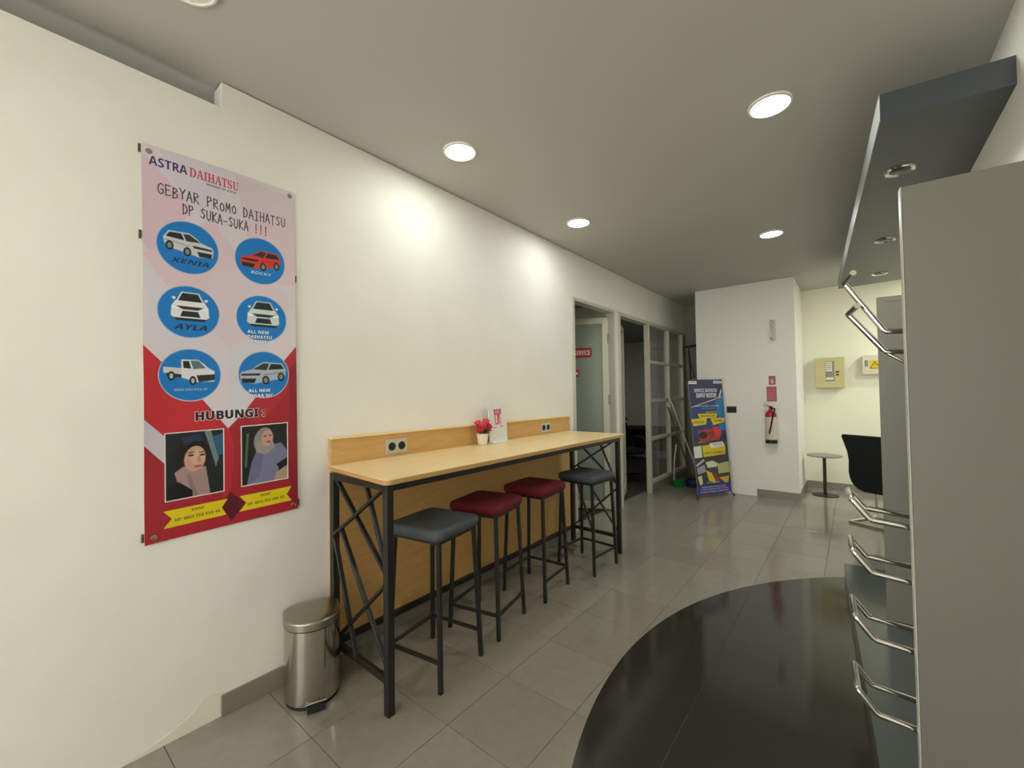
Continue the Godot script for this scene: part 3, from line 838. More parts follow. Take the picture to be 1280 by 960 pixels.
func office_front():
	# door 1: frosted leaf swung inwards
	var d := thing("door_1", "aluminium framed frosted glass office door with a red sign, standing ajar behind the bar table", "door")
	d.set_meta("kind", "structure")
	frame_box("frame_jamb", Vector3(WX - 0.1, 0, -3.835), Vector3(WX + 0.012, 2.445, -3.792), M.alu, d)
	frame_box("frame_jamb", Vector3(WX - 0.1, 0, -4.8), Vector3(WX + 0.004, 2.445, -4.765), M.alu, d)
	frame_box("frame_head", Vector3(WX - 0.1, 2.41, -4.765), Vector3(WX + 0.008, 2.446, -3.835), M.alu, d)
	var leaf := st_new()
	var LW := 0.86
	var LH := 2.36
	for e in [[0.0, 0.075], [LW - 0.075, LW]]:
		bx(leaf, Vector3(e[0], 0.02, -0.02), Vector3(e[1], LH, 0.02), 0.003)
	for e in [[0.02, 0.11], [LH - 0.075, LH]]:
		bx(leaf, Vector3(0.075, e[0], -0.02), Vector3(LW - 0.075, e[1], 0.02), 0.003)
	var lf := obj("door_leaf", leaf, M.alu, d)
	lf.position = Vector3(WX - 0.07, 0, -4.765)
	lf.rotation.y = PI + deg_to_rad(26)
	var s := st_new()
	bx(s, Vector3(0.075, 0.11, -0.004), Vector3(LW - 0.075, LH - 0.075, 0.004))
	obj("glass_pane", s, M.frost, lf, "frosted green-grey glass pane")
	for y in [0.4, 1.35, 2.1]:
		s = st_new()
		bx(s, Vector3(-0.012, y - 0.06, -0.03), Vector3(0.012, y + 0.06, -0.018), 0.002)
		obj("hinge", s, M.alu_dark, lf, "dark metal hinge")
	# the signs are on the side that faces the corridor (local -z)
	s = st_new()
	prism(s, round_rect(0.27, 0.125, 0.03), -0.0062, -0.0042, Transform3D(Basis.IDENTITY, Vector3(0.335, 1.935, 0)))
	obj("door_sign", s, M.red, lf, "red sign with white lettering")
	word("SERVICE", lf, Vector3(0.32, 1.935, -0.0066), 0.19, 0.056, M.white, Basis(Vector3.UP, PI))
	s = st_new()
	prism(s, round_rect(0.18, 0.09, 0.012), -0.0062, -0.0042, Transform3D(Basis.IDENTITY, Vector3(0.45, 1.68, 0)))
	obj("door_sign", s, M.red, lf, "smaller red sign partly behind the jamb")
	s = st_new()
	for k in 3:
		bx(s, Vector3(0.375 + 0.05 * k, 1.665, -0.0068), Vector3(0.41 + 0.05 * k, 1.695, -0.006))
	obj("sign_print", s, M.white, lf)
	# door 2: open, glass leaf nearly edge-on
	d = thing("door_2", "aluminium framed office doorway with its glass leaf opened inwards, right of the frosted door", "door")
	d.set_meta("kind", "structure")
	frame_box("frame_jamb", Vector3(WX - 0.1, 0, -4.95), Vector3(WX + 0.012, 2.445, -4.905), M.alu, d)
	frame_box("frame_head", Vector3(WX - 0.1, 2.40, -5.87), Vector3(WX + 0.008, 2.446, -4.95), M.alu, d)
	leaf = st_new()
	for e in [[0.0, 0.07], [0.78, 0.85]]:
		bx(leaf, Vector3(e[0], 0.02, -0.02), Vector3(e[1], LH, 0.02), 0.003)
	for e in [[0.02, 0.12], [LH - 0.07, LH]]:
		bx(leaf, Vector3(0.07, e[0], -0.02), Vector3(0.78, e[1], 0.02), 0.003)
	lf = obj("door_leaf", leaf, M.alu, d)
	lf.position = Vector3(WX - 0.06, 0, -4.965)
	lf.rotation.y = PI / 2 + deg_to_rad(19)
	s = st_new()
	bx(s, Vector3(0.07, 0.12, -0.003), Vector3(0.78, LH - 0.07, 0.003))
	obj("glass_pane", s, M.glass, lf)
	s = st_new()
	prism(s, round_rect(0.3, 0.14, 0.03), -0.006, -0.0034, Transform3D(Basis.IDENTITY, Vector3(0.34, 1.93, 0)))  # reflection of the red sign modelled as a plate
	obj("door_sign", s, M.red, lf, "red plate standing in for the sign reflected in the glass")
	s = st_new()
	for sg in [-1.0, 1.0]:
		tube(s, [Vector3(0.815, 1.02, 0.018 * sg), Vector3(0.815, 1.02, 0.06 * sg), Vector3(0.72, 1.02, 0.06 * sg)], 0.009, 10, 0.015)
	obj("lever_handle", s, M.chrome, lf, "bright lever handle")
	# glazed screen
	var w := thing("window_1", "glazed aluminium screen of eight panes right of the open office doorway", "window")
	w.set_meta("kind", "structure")
	var posts := [-5.87, -6.71, -7.40]
	for z in posts:
		frame_box("post", Vector3(WX - 0.06, 0.0 if z > -5.9 else 0.13, z - 0.05), Vector3(WX + 0.01, 2.4, z), M.alu, w)
	frame_box("head_rail", Vector3(WX - 0.06, 2.4, -7.63), Vector3(WX + 0.008, 2.446, -5.87), M.alu, w)
	var ys := [0.13, 0.74, 1.29, 1.845, 2.4]
	for c in 2:
		var za: float = posts[c] - 0.05
		var zb: float = posts[c + 1]
		for r in 4:
			frame_box("transom", Vector3(WX - 0.055, ys[r], zb), Vector3(WX + 0.006, ys[r] + 0.045, za), M.alu, w)
			frame_box("glass_pane", Vector3(WX - 0.03, ys[r] + 0.045, zb), Vector3(WX - 0.024, ys[r + 1], za), M.glass, w)
	frame_box("end_panel", Vector3(WX - 0.06, 0.0, -7.63), Vector3(WX, 2.4, -7.45), M.alu_dark, w)
	frame_box("kerb", Vector3(WX - 0.07, 0.0, -7.45), Vector3(WX + 0.002, 0.13, -5.92), M.skirt, w, "grey tiled kerb")

func word(txt: String, p: Node3D, at: Vector3, w: float, h: float, m: Material, turn := Basis.IDENTITY) -> MeshInstance3D:
	var t := TextMesh.new()
	t.text = txt
	t.font = font()
	t.font_size = 32
	t.depth = 0.02
	t.pixel_size = 0.01
	var box := t.get_aabb()
	var o := MeshInstance3D.new()
	o.mesh = t
	o.material_override = m
	o.name = numbered("lettering", p)
	p.add_child(o, true)
	var k := Vector3(w / box.size.x, h / box.size.y, 0.05)
	o.transform = Transform3D(turn * Basis.from_scale(k), at) * Transform3D(Basis.IDENTITY, -box.get_center())
	return o

func banner():
	var t := thing("wall_banner", "tall printed vinyl banner with six car pictures and two portraits on the white wall", "banner")
	# corners on the wall plane as (z, y): it hangs slightly skewed
	var TL := Vector2(-0.377, 2.492)
	var TR := Vector2(-0.985, 2.503)
	var BL := Vector2(-0.396, 0.842)
	var BR := Vector2(-1.003, 0.862)
	var nx := 14
	var ny := 34
	var s := st_new()
	var f := func(u: float, v: float) -> Vector3:
		var p := TL.lerp(TR, u).lerp(BL.lerp(BR, u), v)
		var bul := 0.004 + 0.006 * sin(v * 9.0 + u * 2.0) * sin(u * PI) + 0.004 * sin(u * 6.0 + v * 3.0)
		bul += 0.008 * pow(1.0 - minf(u * 9.0, 1.0), 2.0) * sin(v * 7.0) * sin(v * 7.0)
		return Vector3(WX + 0.006 + maxf(bul, 0.001), p.y, p.x)
	for i in nx:
		for j in ny:
			var u0 := i / float(nx); var u1 := (i + 1) / float(nx)
			var v0 := j / float(ny); var v1 := (j + 1) / float(ny)
			var a: Vector3 = f.call(u0, v0)
			var b: Vector3 = f.call(u1, v0)
			var c: Vector3 = f.call(u1, v1)
			var d: Vector3 = f.call(u0, v1)
			tri(s, a, b, c, Vector3.RIGHT, 1, Vector2(u0, v0), Vector2(u1, v0), Vector2(u1, v1))
			tri(s, a, c, d, Vector3.RIGHT, 1, Vector2(u0, v0), Vector2(u1, v1), Vector2(u0, v1))
	obj("printed_sheet", s, tex_mat(banner_print(), 0.33), t)
	s = st_new()
	var o := Vector3(0.0022, 0, 0)
	for j in ny:
		for e in [0.0, 1.0]:
			var a: Vector3 = f.call(e, j / float(ny))
			var b: Vector3 = f.call(e, (j + 1) / float(ny))
			quad(s, a, b, b - o, a - o, Vector3(0, 0, 1 if e == 0.0 else -1))
	for i in nx:
		for e in [0.0, 1.0]:
			var a: Vector3 = f.call(i / float(nx), e)
			var b: Vector3 = f.call((i + 1) / float(nx), e)
			quad(s, a, b, b - o, a - o, Vector3(0, 1 if e == 0.0 else -1, 0))
			
	for i in nx:
		for j in ny:
			quad(s, f.call(i / float(nx), j / float(ny)) - o, f.call((i + 1) / float(nx), j / float(ny)) - o, f.call((i + 1) / float(nx), (j + 1) / float(ny)) - o, f.call(i / float(nx), (j + 1) / float(ny)) - o, Vector3.LEFT, 1)
	obj("backing_sheet", s, M.white, t)
	for c in [[0.04, 0.017], [0.965, 0.015], [0.05, 0.985], [0.965, 0.985]]:
		s = st_new()
		var p: Vector3 = f.call(c[0], c[1])
		lathe(s, [Vector2(0.005, 0.0), Vector2(0.007, 0.0025), Vector2(0.0105, 0.0025), Vector2(0.012, 0.0)], 20, Transform3D(Basis(Vector3(0, 0, 1), Vector3(1, 0, 0), Vector3(0, 1, 0)), p))
		lathe(s, [Vector2(0.0, 0.003), Vector2(0.0055, 0.002)], 16, Transform3D(Basis(Vector3(0, 0, 1), Vector3(1, 0, 0), Vector3(0, 1, 0)), p))
		obj("eyelet", s, M.steel, t, "metal eyelet with a nail head")
	for c in [[-0.008, 0.014], [-0.008, 0.23], [1.008, 0.275], [-0.008, 0.982], [1.008, 0.982]]:
		s = st_new()
		var p := TL.lerp(TR, c[0]).lerp(BL.lerp(BR, c[0]), c[1])
		bx(s, Vector3(WX + 0.001, p.y - 0.017, p.x - 0.004), Vector3(WX + 0.009, p.y + 0.017, p.x + 0.004), 0.001)
		obj("edge_clip", s, M.clip, t, "small dark clip at the banner's edge")

func bin():
	var t := thing("pedal_bin", "brushed steel half-round pedal bin on the floor against the white wall", "bin", Vector3(-2.076, 0, -0.995), 0.0)
	var outline := func(g: float) -> PackedVector2Array:
		var p := PackedVector2Array()
		var r := 0.122 + g
		for k in 25:
			var a := -PI / 2 + PI * k / 24
			p.append(Vector2(cos(a) * r, sin(a) * r))
		var q := 0.07 + g
		for k in 9:
			var a := PI / 2 + PI / 2 * k / 8
			p.append(Vector2(-0.05 + cos(a) * q, 0.052 + sin(a) * q))
		for k in 9:
			var a := PI + PI / 2 * k / 8
			p.append(Vector2(-0.05 + cos(a) * q, -0.052 + sin(a) * q))
		return p
	# prism axis (local z) becomes up; local y becomes -z of the room
	var X := Transform3D(Basis(Vector3.UP, deg_to_rad(-20)) * Basis(Vector3.RIGHT, Vector3(0, 0, -1), Vector3.UP), Vector3.ZERO)
	var s := st_new()
	prism(s, outline.call(-0.004), 0.0, 0.018, X, true)
	obj("base_ring", s, M.rubber, t, "black plastic base ring")
	s = st_new()
	prism(s, outline.call(0.0), 0.018, 0.352, X, true)
	obj("bin_body", s, M.steel, t)
	s = st_new()
	prism(s, outline.call(-0.006), 0.352, 0.358, X, true)
	obj("inner_bucket", s, M.rubber, t)
	s = st_new()
	var rings: Array = []
	for e in [[0.004, 0.358], [0.004, 0.388], [0.002, 0.393], [-0.006, 0.397], [-0.03, 0.401], [-0.07, 0.404]]:
		var l: Array = []
		for p in outline.call(e[0]):
			l.append(X * Vector3(p.x, p.y, e[1]))
		rings.append(l)
	for i in rings.size() - 1:
		var n: int = rings[i].size()
		for k in n:
			var k2 := (k + 1) % n
			var c: Vector3 = rings[i][k]
			quad(s, rings[i][k], rings[i][k2], rings[i + 1][k2], rings[i + 1][k], Vector3(c.x, 0, c.z) * (1.0 if i < 2 else 0.2) + Vector3.UP * (0.0 if i == 0 else 1.0), 1 if i == 0 else 2)
	for ri in [0, rings.size() - 1]:
		var n: int = rings[ri].size()
		var mid := Vector3.ZERO
		for p in rings[ri]:
			mid += p / n
		for k in n:
			tri(s, mid, rings[ri][k], rings[ri][(k + 1) % n], Vector3.UP if ri else Vector3.DOWN, 2 if ri else 3)
	obj("lid", s, M.lid_steel, t, "slightly domed steel lid")
	s = st_new()
	var f := X.basis * Vector3(1, 0, 0)
	var side := X.basis * Vector3(0, 1, 0)
	bar(s, f * 0.107 + Vector3.UP * 0.022, f * 0.157 + Vector3.UP * 0.012, 0.075, 0.012)
	obj("pedal", s, M.rubber, t, "black foot pedal")
	s = st_new()
	tube(s, [f * 0.124 - side * 0.045 + Vector3.UP * 0.03, f * 0.124 + side * 0.045 + Vector3.UP * 0.03], 0.004, 8)
	obj("pedal_rod", s, M.chrome, t)

func bar_table():
	var t := thing("bar_table", "long high bar table with pale wooden top and black steel frame along the white wall", "table")
	var zn := -1.142
	var zf := -3.545
	var xf := -1.66
	var xr := -2.135
	var s := st_new()
	# top: rounded outer corners
	var pl := PackedVector2Array()
	var lo := Vector2(-2.231, -3.64)
	var hi := Vector2(-1.622, -1.108)
	pl.append(lo)
	for k in 7:
		var a := -PI / 2 + PI / 2 * k / 6
		pl.append(Vector2(hi.x - 0.035 + cos(a) * 0.035, lo.y + 0.035 + sin(a) * 0.035))
	for k in 7:
		var a := PI / 2 * k / 6
		pl.append(Vector2(hi.x - 0.035 + cos(a) * 0.035, hi.y - 0.035 + sin(a) * 0.035))
	pl.append(Vector2(lo.x, hi.y - 0.052))
	var X := Transform3D(Basis(Vector3.RIGHT, Vector3.BACK, Vector3.UP), Vector3.ZERO)
	prism(s, pl, 1.036, 1.06, X)
	var top := obj("tabletop", s, M.wood, t)
	s = st_new()
	var n := pl.size()
	for i in range(0, n - 1):
		if i == 0 and false:
			continue
		var a := pl[i]
		var b := pl[i + 1]
		var nn := Vector3(-(b.y - a.y), 0, b.x - a.x)
		if nn.dot(Vector3((a.x + b.x) / 2 + 1.9, 0, (a.y + b.y) / 2 + 2.4)) < 0:
			nn = -nn
		nn = nn.normalized() * 0.0012
		quad(s, Vector3(a.x, 1.037, a.y) + nn, Vector3(b.x, 1.037, b.y) + nn, Vector3(b.x, 1.057, b.y) + nn, Vector3(a.x, 1.057, a.y) + nn, nn)
	obj("edge_band", s, M.wood_edge, top, "darker edge band")
	s = st_new()
	bx(s, Vector3(-2.254, 0.115, -3.675), Vector3(-2.234, 1.2, -1.175), 0.001)
	obj("back_panel", s, M.wood_panel, t, "pale wooden back panel")
	s = st_new()
	bx(s, Vector3(-2.254, 1.2, -3.68), Vector3(-2.224, 1.212, -1.172), 0.001)
	obj("ledge_strip", s, M.wood, t, "pale strip along the upper edge")
	for z in [zn, zf]:
		for x in [xf, xr]:
			s = st_new()
			bx(s, Vector3(x - 0.018, 0.0, z - 0.018), Vector3(x + 0.018, 1.036, z + 0.018), 0.002)
			obj("leg", s, M.black, t)
		s = st_new()
		bar(s, Vector3(xr, 1.018, z), Vector3(xf, 1.018, z), 0.03, 0.034)
		obj("top_rail", s, M.black, t)
		s = st_new()
		bar(s, Vector3(xr, 0.158, z), Vector3(xf, 0.15, z), 0.025, 0.03)
		obj("bottom_rail", s, M.black, t)
		var br := [[-2.115, 1.01, -1.675, 0.62, 0.0], [-1.672, 1.012, -2.125, 0.715, 0.012], [-1.86, 1.015, -1.675, 0.60, -0.012], [-2.075, 0.75, -1.675, 0.19, -0.006], [-2.12, 0.7, -1.925, 0.165, 0.006], [-1.672, 0.575, -2.12, 0.17, 0.012]]
		for e in br:
			s = st_new()
			bar(s, Vector3(e[0], e[1], z + e[4]), Vector3(e[2], e[3], z + e[4]), 0.014, 0.022, Vector3(0, 0, 1))
			obj("brace", s, M.black, t)
	for e in [[xf, 1.018], [xr, 1.018]]:
		s = st_new()
		bar(s, Vector3(e[0], e[1], zf), Vector3(e[0], e[1], zn), 0.03, 0.034)
		obj("long_rail", s, M.black, t)
	s = st_new()
	bar(s, Vector3(-2.215, 0.105, zf - 0.1), Vector3(-2.215, 0.105, zn), 0.03, 0.03)
	obj("foot_rail", s, M.black, t, "black rail under the back panel")
	for zc in [-1.6, -3.245]:
		s = st_new()
		bx(s, Vector3(-2.234, 1.078, zc - 0.078), Vector3(-2.228, 1.165, zc + 0.078), 0.002)
		var pl2 := obj("socket_plate", s, M.socket, t, "grey double power socket")
		for dz in [-0.036, 0.036]:
			s = st_new()
			var Y := Transform3D(Basis(Vector3(0, 0, 1), Vector3(1, 0, 0), Vector3(0, 1, 0)), Vector3(-2.228, 1.122, zc + dz))
			lathe(s, [Vector2(0.0, 0.0012), Vector2(0.0205, 0.0012), Vector2(0.0215, 0.0035), Vector2(0.025, 0.0035), Vector2(0.026, 0.0)], 24, Y)
			for k in [-1, 1]:
				lathe(s, [Vector2(0.0, 0.0045), Vector2(0.003, 0.004), Vector2(0.003, 0.0012)], 8, Y * Transform3D(Basis.IDENTITY, Vector3(0.0095 * k, 0, 0)))
			obj("socket_outlet", s, M.black, pl2, "dark round outlet")

func make_stool(fab: Material, label: String) -> Node3D:
	var t := thing("bar_stool", label, "bar stool", Vector3.ZERO, 0.0, "bar stools along the high table")
	var s := st_new()
	# cushion: rounded square that swells and is slightly dished
	var n := 0
	var rings: Array = []
	for e in [[0.325, 0.712], [0.35, 0.716], [0.362, 0.735], [0.362, 0.752], [0.352, 0.765], [0.33, 0.771], [0.24, 0.769], [0.12, 0.766]]:
		var l: Array = []
		for p in round_rect(e[0], e[0], 0.045 * e[0] / 0.36, 5):
			var sag: float = 0.008 * (absf(p.x * p.x - p.y * p.y) / 0.032) if e[1] > 0.74 else 0.0
			l.append(Vector3(p.x, e[1] + (p.x * p.x) * 0.12, p.y))
		rings.append(l)
	n = rings[0].size()
	for i in rings.size() - 1:
		for k in n:
			var k2 := (k + 1) % n
			var c: Vector3 = rings[i][k]
			var o := Vector3(c.x, 0, c.z).normalized()
			o = o * (1.0 if i < 4 else 0.1) + Vector3.UP * [-1.0, -0.6, 0.0, 0.6, 1.5, 1.5, 1.5][i]
			quad(s, rings[i][k], rings[i][k2], rings[i + 1][k2], rings[i + 1][k], o, 1)
	for ri in [0, rings.size() - 1]:
		var mid := Vector3(0, rings[ri][0].y - (0.002 if ri else 0.0), 0)
		for k in n:
			tri(s, mid, rings[ri][k], rings[ri][(k + 1) % n], Vector3.UP if ri else Vector3.DOWN, 1 if ri else 2)
	obj("seat", s, fab, t, "upholstered square seat")
	s = st_new()
	bx(s, Vector3(-0.158, 0.698, -0.158), Vector3(0.158, 0.714, 0.158), 0.002)
	obj("seat_frame", s, M.black, t)
	var top := 0.148
	var ft := 0.172
	for a in [-1, 1]:
		for b in [-1, 1]:
			s = st_new()
			bar(s, Vector3(ft * a, 0.0, ft * b), Vector3(top * a, 0.705, top * b), 0.021, 0.021)
			obj("leg", s, M.black, t)
	var k := lerpf(ft, top, 0.14 / 0.705)
	for e in [[-1, -1, 1, -1], [-1, -1, -1, 1], [-1, 1, 1, 1]]:    # the +x side stays open
		s = st_new()
		bar(s, Vector3(k * e[0], 0.14, k * e[1]), Vector3(k * e[2], 0.14, k * e[3]), 0.013, 0.019)
		obj("footrest", s, M.black, t)
	return t

func stools():
	var g := make_stool(M.grey_fabric, "dark grey bar stool nearest the steel bin, its open footrest side to the room")
	g.position = Vector3(-1.775, 0, -1.515)
	g.rotation.y = deg_to_rad(9)
	var r := make_stool(M.red_fabric, "burgundy bar stool next to the nearest dark grey stool")
	r.position = Vector3(-1.845, 0, -2.005)
	r.rotation.y = deg_to_rad(12 + 90)
	dup(r, Vector3(-1.865, 0, -2.56), deg_to_rad(5 - 90), "burgundy bar stool next to the farthest dark grey stool")
	dup(g, Vector3(-1.77, 0, -3.165), deg_to_rad(-4 - 90), "dark grey bar stool at the far end of the table, beside the frosted door")

func table_items():
	# potted artificial roses
	var t := thing("flower_pot", "small white pot of pink artificial roses on the bar table", "flower pot", Vector3(-2.165, 1.06, -2.315))
	var s := st_new()
	lathe(s, [Vector2(0.0, 0.0), Vector2(0.031, 0.0), Vector2(0.034, 0.004), Vector2(0.045, 0.078), Vector2(0.046, 0.084), Vector2(0.041, 0.084), Vector2(0.039, 0.07), Vector2(0.0, 0.07)], 28)
	obj("pot", s, M.ceramic, t)
	var rng := RandomNumberGenerator.new()
	rng.seed = 9
	var fl := [[-0.01, 0.165, 0.04], [0.025, 0.17, -0.005], [-0.005, 0.175, -0.045], [0.03, 0.15, 0.03], [0.02, 0.115, 0.045], [0.03, 0.118, -0.035], [-0.03, 0.14, 0.0], [0.04, 0.14, -0.03]]
	for i in fl.size():
		var c := Vector3(fl[i][0], fl[i][1], fl[i][2])
		s = st_new()
		tube(s, [Vector3(c.x * 0.3, 0.06, c.z * 0.3), Vector3(c.x * 0.6, 0.1, c.z * 0.6), c], 0.0022, 6)
		obj("stem", s, M.leaf, t)
		s = st_new()
		var dir := (c - Vector3(-0.01, 0.08, 0)).normalized()
		var u := dir.cross(Vector3.UP).normalized()
		var B := Basis(u, dir, u.cross(dir))
		ball(s, c + dir * 0.006, Vector3(0.011, 0.014, 0.011), B, 8, 6)
		for ring in 2:
			var np := 5 + ring
			for k in np:
				var a := TAU * k / np + ring * 0.5
				var rr := 0.011 + 0.008 * ring
				var pb := B * Basis(Vector3.UP, a) * Basis(Vector3.BACK, -0.45 - 0.35 * ring)
				ball(s, c + B * Vector3(cos(a) * rr, 0.004 - 0.003 * ring, -sin(a) * rr), Vector3(0.0045, 0.014, 0.0125), pb, 8, 5)
		obj("rose", s, M.pink if i < 4 else M.pink_dark, t, "pink cloth rose")
	for i in 12:
		var a := rng.randf() * TAU
		var el := rng.randf_range(0.2, 1.0)
		var d := Vector3(cos(a) * cos(el), sin(el), sin(a) * cos(el))
		var base := Vector3(d.x * 0.02, 0.085, d.z * 0.02)
		var u := d.cross(Vector3.UP).normalized()
		s = st_new()
		var q := [base, base + d * 0.022 + u * 0.011, base + d * 0.05 - Vector3.UP * 0.004, base + d * 0.022 - u * 0.011]
		var mid: Vector3 = base + d * 0.024 + u.cross(d) * 0.003
		for k in 4:
			tri(s, mid, q[k], q[(k + 1) % 4], u.cross(d), 1)
			tri(s, mid - u.cross(d) * 0.001, q[k] - u.cross(d) * 0.001, q[(k + 1) % 4] - u.cross(d) * 0.001, -u.cross(d), 2)
		obj("leaf", s, M.leaf, t)
	# leaflet holder
	t = thing("leaflet_holder", "clear upright leaflet holder with a red and white print on the bar table", "sign holder", Vector3(-2.195, 1.06, -2.52), deg_to_rad(90))
	var lean := Basis(Vector3.RIGHT, deg_to_rad(-3))
	s = st_new()
	bx(s, Vector3(-0.107, 0.004, -0.003), Vector3(0.107, 0.302, 0.003), 0.001, Transform3D(lean, Vector3(0, 0, 0.012)))
	obj("plastic_back", s, M.acrylic, t)
	s = st_new()
	print_quad(s, lean * Vector3(-0.1, 0.298, 0.016), lean * Vector3(0.1, 0.298, 0.016), lean * Vector3(-0.1, 0.03, 0.016), lean * Vector3(0.1, 0.03, 0.016), Vector3.BACK)
	obj("leaflet", s, tex_mat(leaflet_print(), 0.4), t, "printed leaflet")
	s = st_new()
	bx(s, Vector3(-0.107, 0.0, -0.024), Vector3(0.107, 0.006, 0.055), 0.001)
	obj("foot", s, M.acrylic, t)

func pillar_items():
	var zf := -6.58
	# chrome bracket high on the pillar
	var t := thing("wall_bracket", "small upright chrome bracket high on the white pillar", "bracket", Vector3(-0.815, 2.24, zf))
	var s := st_new()
	bx(s, Vector3(-0.03, -0.14, 0.0), Vector3(0.03, 0.14, 0.012), 0.003)
	obj("back_plate", s, M.alu, t)
	s = st_new()
	tube(s, [Vector3(-0.012, 0.12, 0.01), Vector3(-0.012, 0.12, 0.11), Vector3(-0.012, -0.12, 0.11), Vector3(-0.012, -0.12, 0.01)], 0.013, 12, 0.02)
	obj("handle_bar", s, M.steel, t)
	# signs
	t = thing("extinguisher_sign", "small red sign, upper of the two above the fire extinguisher", "sign", Vector3(-0.845, 1.57, zf), 0.0, "red signs above the extinguisher")
	s = st_new()
	bx(s, Vector3(-0.04, -0.06, 0.0), Vector3(0.04, 0.06, 0.004), 0.001)
	obj("plate", s, M.sign_red, t)
	s = st_new()
	bx(s, Vector3(-0.012, -0.04, 0.004), Vector3(0.012, 0.02, 0.005))
	bx(s, Vector3(-0.022, 0.0, 0.004), Vector3(0.01, 0.012, 0.005))
	obj("pictogram", s, M.cream, t, "pale extinguisher pictogram")
	t = thing("extinguisher_sign", "larger plain red sign, lower of the two above the fire extinguisher", "sign", Vector3(-0.855, 1.388, zf), 0.0, "red signs above the extinguisher")
	s = st_new()
	bx(s, Vector3(-0.058, -0.1, 0.0), Vector3(0.058, 0.1, 0.004), 0.001)
	obj("plate", s, M.sign_red, t)
	s = st_new()
	for k in 5:
		bx(s, Vector3(-0.045, 0.05 - 0.03 * k, 0.004), Vector3(0.045, 0.058 - 0.03 * k, 0.0045))
	obj("fine_print", s, mat("c98088", 0.5), t)
	# fire extinguisher
	t = thing("fire_extinguisher", "red fire extinguisher with a pale label, hung on the white pillar", "fire extinguisher", Vector3(-0.862, 0.74, zf + 0.085))
	s = st_new()
	lathe(s, [Vector2(0.0, 0.36), Vector2(0.066, 0.36), Vector2(0.064, 0.385), Vector2(0.045, 0.415), Vector2(0.026, 0.425), Vector2(0.022, 0.45), Vector2(0.0, 0.45)], 32)
	lathe(s, [Vector2(0.0, 0.03), Vector2(0.066, 0.03), Vector2(0.066, 0.36)], 32)
	obj("cylinder", s, M.ext_red, t)
	s = st_new()
	lathe(s, [Vector2(0.066, 0.05), Vector2(0.0675, 0.051), Vector2(0.0675, 0.345), Vector2(0.066, 0.346)], 32)
	obj("label_wrap", s, M.cream, t, "pale printed label round the cylinder")
	s = st_new()
	lathe(s, [Vector2(0.0, 0.0), Vector2(0.068, 0.0), Vector2(0.07, 0.01), Vector2(0.07, 0.036), Vector2(0.067, 0.04)], 32)
	obj("base_ring", s, M.black, t)
	s = st_new()
	lathe(s, [Vector2(0.016, 0.445), Vector2(0.018, 0.48), Vector2(0.012, 0.49), Vector2(0.0, 0.49)], 16)
	bar(s, Vector3(-0.005, 0.475, 0), Vector3(-0.085, 0.50, 0.01), 0.016, 0.008)
	bar(s, Vector3(-0.005, 0.488, 0), Vector3(-0.075, 0.525, 0.01), 0.016, 0.006)
	obj("valve_handle", s, M.black, t, "black squeeze handle")
	s = st_new()
	tube(s, [Vector3(0.015, 0.465, 0.01), Vector3(0.055, 0.455, 0.03), Vector3(0.035, 0.36, 0.082), Vector3(0.012, 0.24, 0.086), Vector3(-0.012, 0.13, 0.08)], 0.009, 10, 0.06)
	obj("hose", s, M.rubber, t, "black hose across the front")
	s = st_new()
	bx(s, Vector3(-0.02, 0.30, -0.085), Vector3(0.02, 0.48, -0.066), 0.002)
	obj("wall_hook", s, M.alu_dark, t)
	# black socket beside the roll-up stand
	t = thing("wall_socket", "small black double socket on the pillar right of the poster stand", "socket", Vector3(-1.345, 1.173, zf))
	s = st_new()
	bx(s, Vector3(-0.062, -0.045, 0.0), Vector3(0.062, 0.045, 0.012), 0.004)
	obj("face_plate", s, M.black, t)
	s = st_new()
	for dx in [-0.03, 0.03]:
		lathe(s, [Vector2(0.0, 0.001), Vector2(0.02, 0.001), Vector2(0.022, 0.004), Vector2(0.024, 0.0)], 18, Transform3D(Basis(Vector3.RIGHT, Vector3.BACK, Vector3.DOWN), Vector3(dx, 0, 0.012)))
	obj("outlet", s, M.rubber, t)

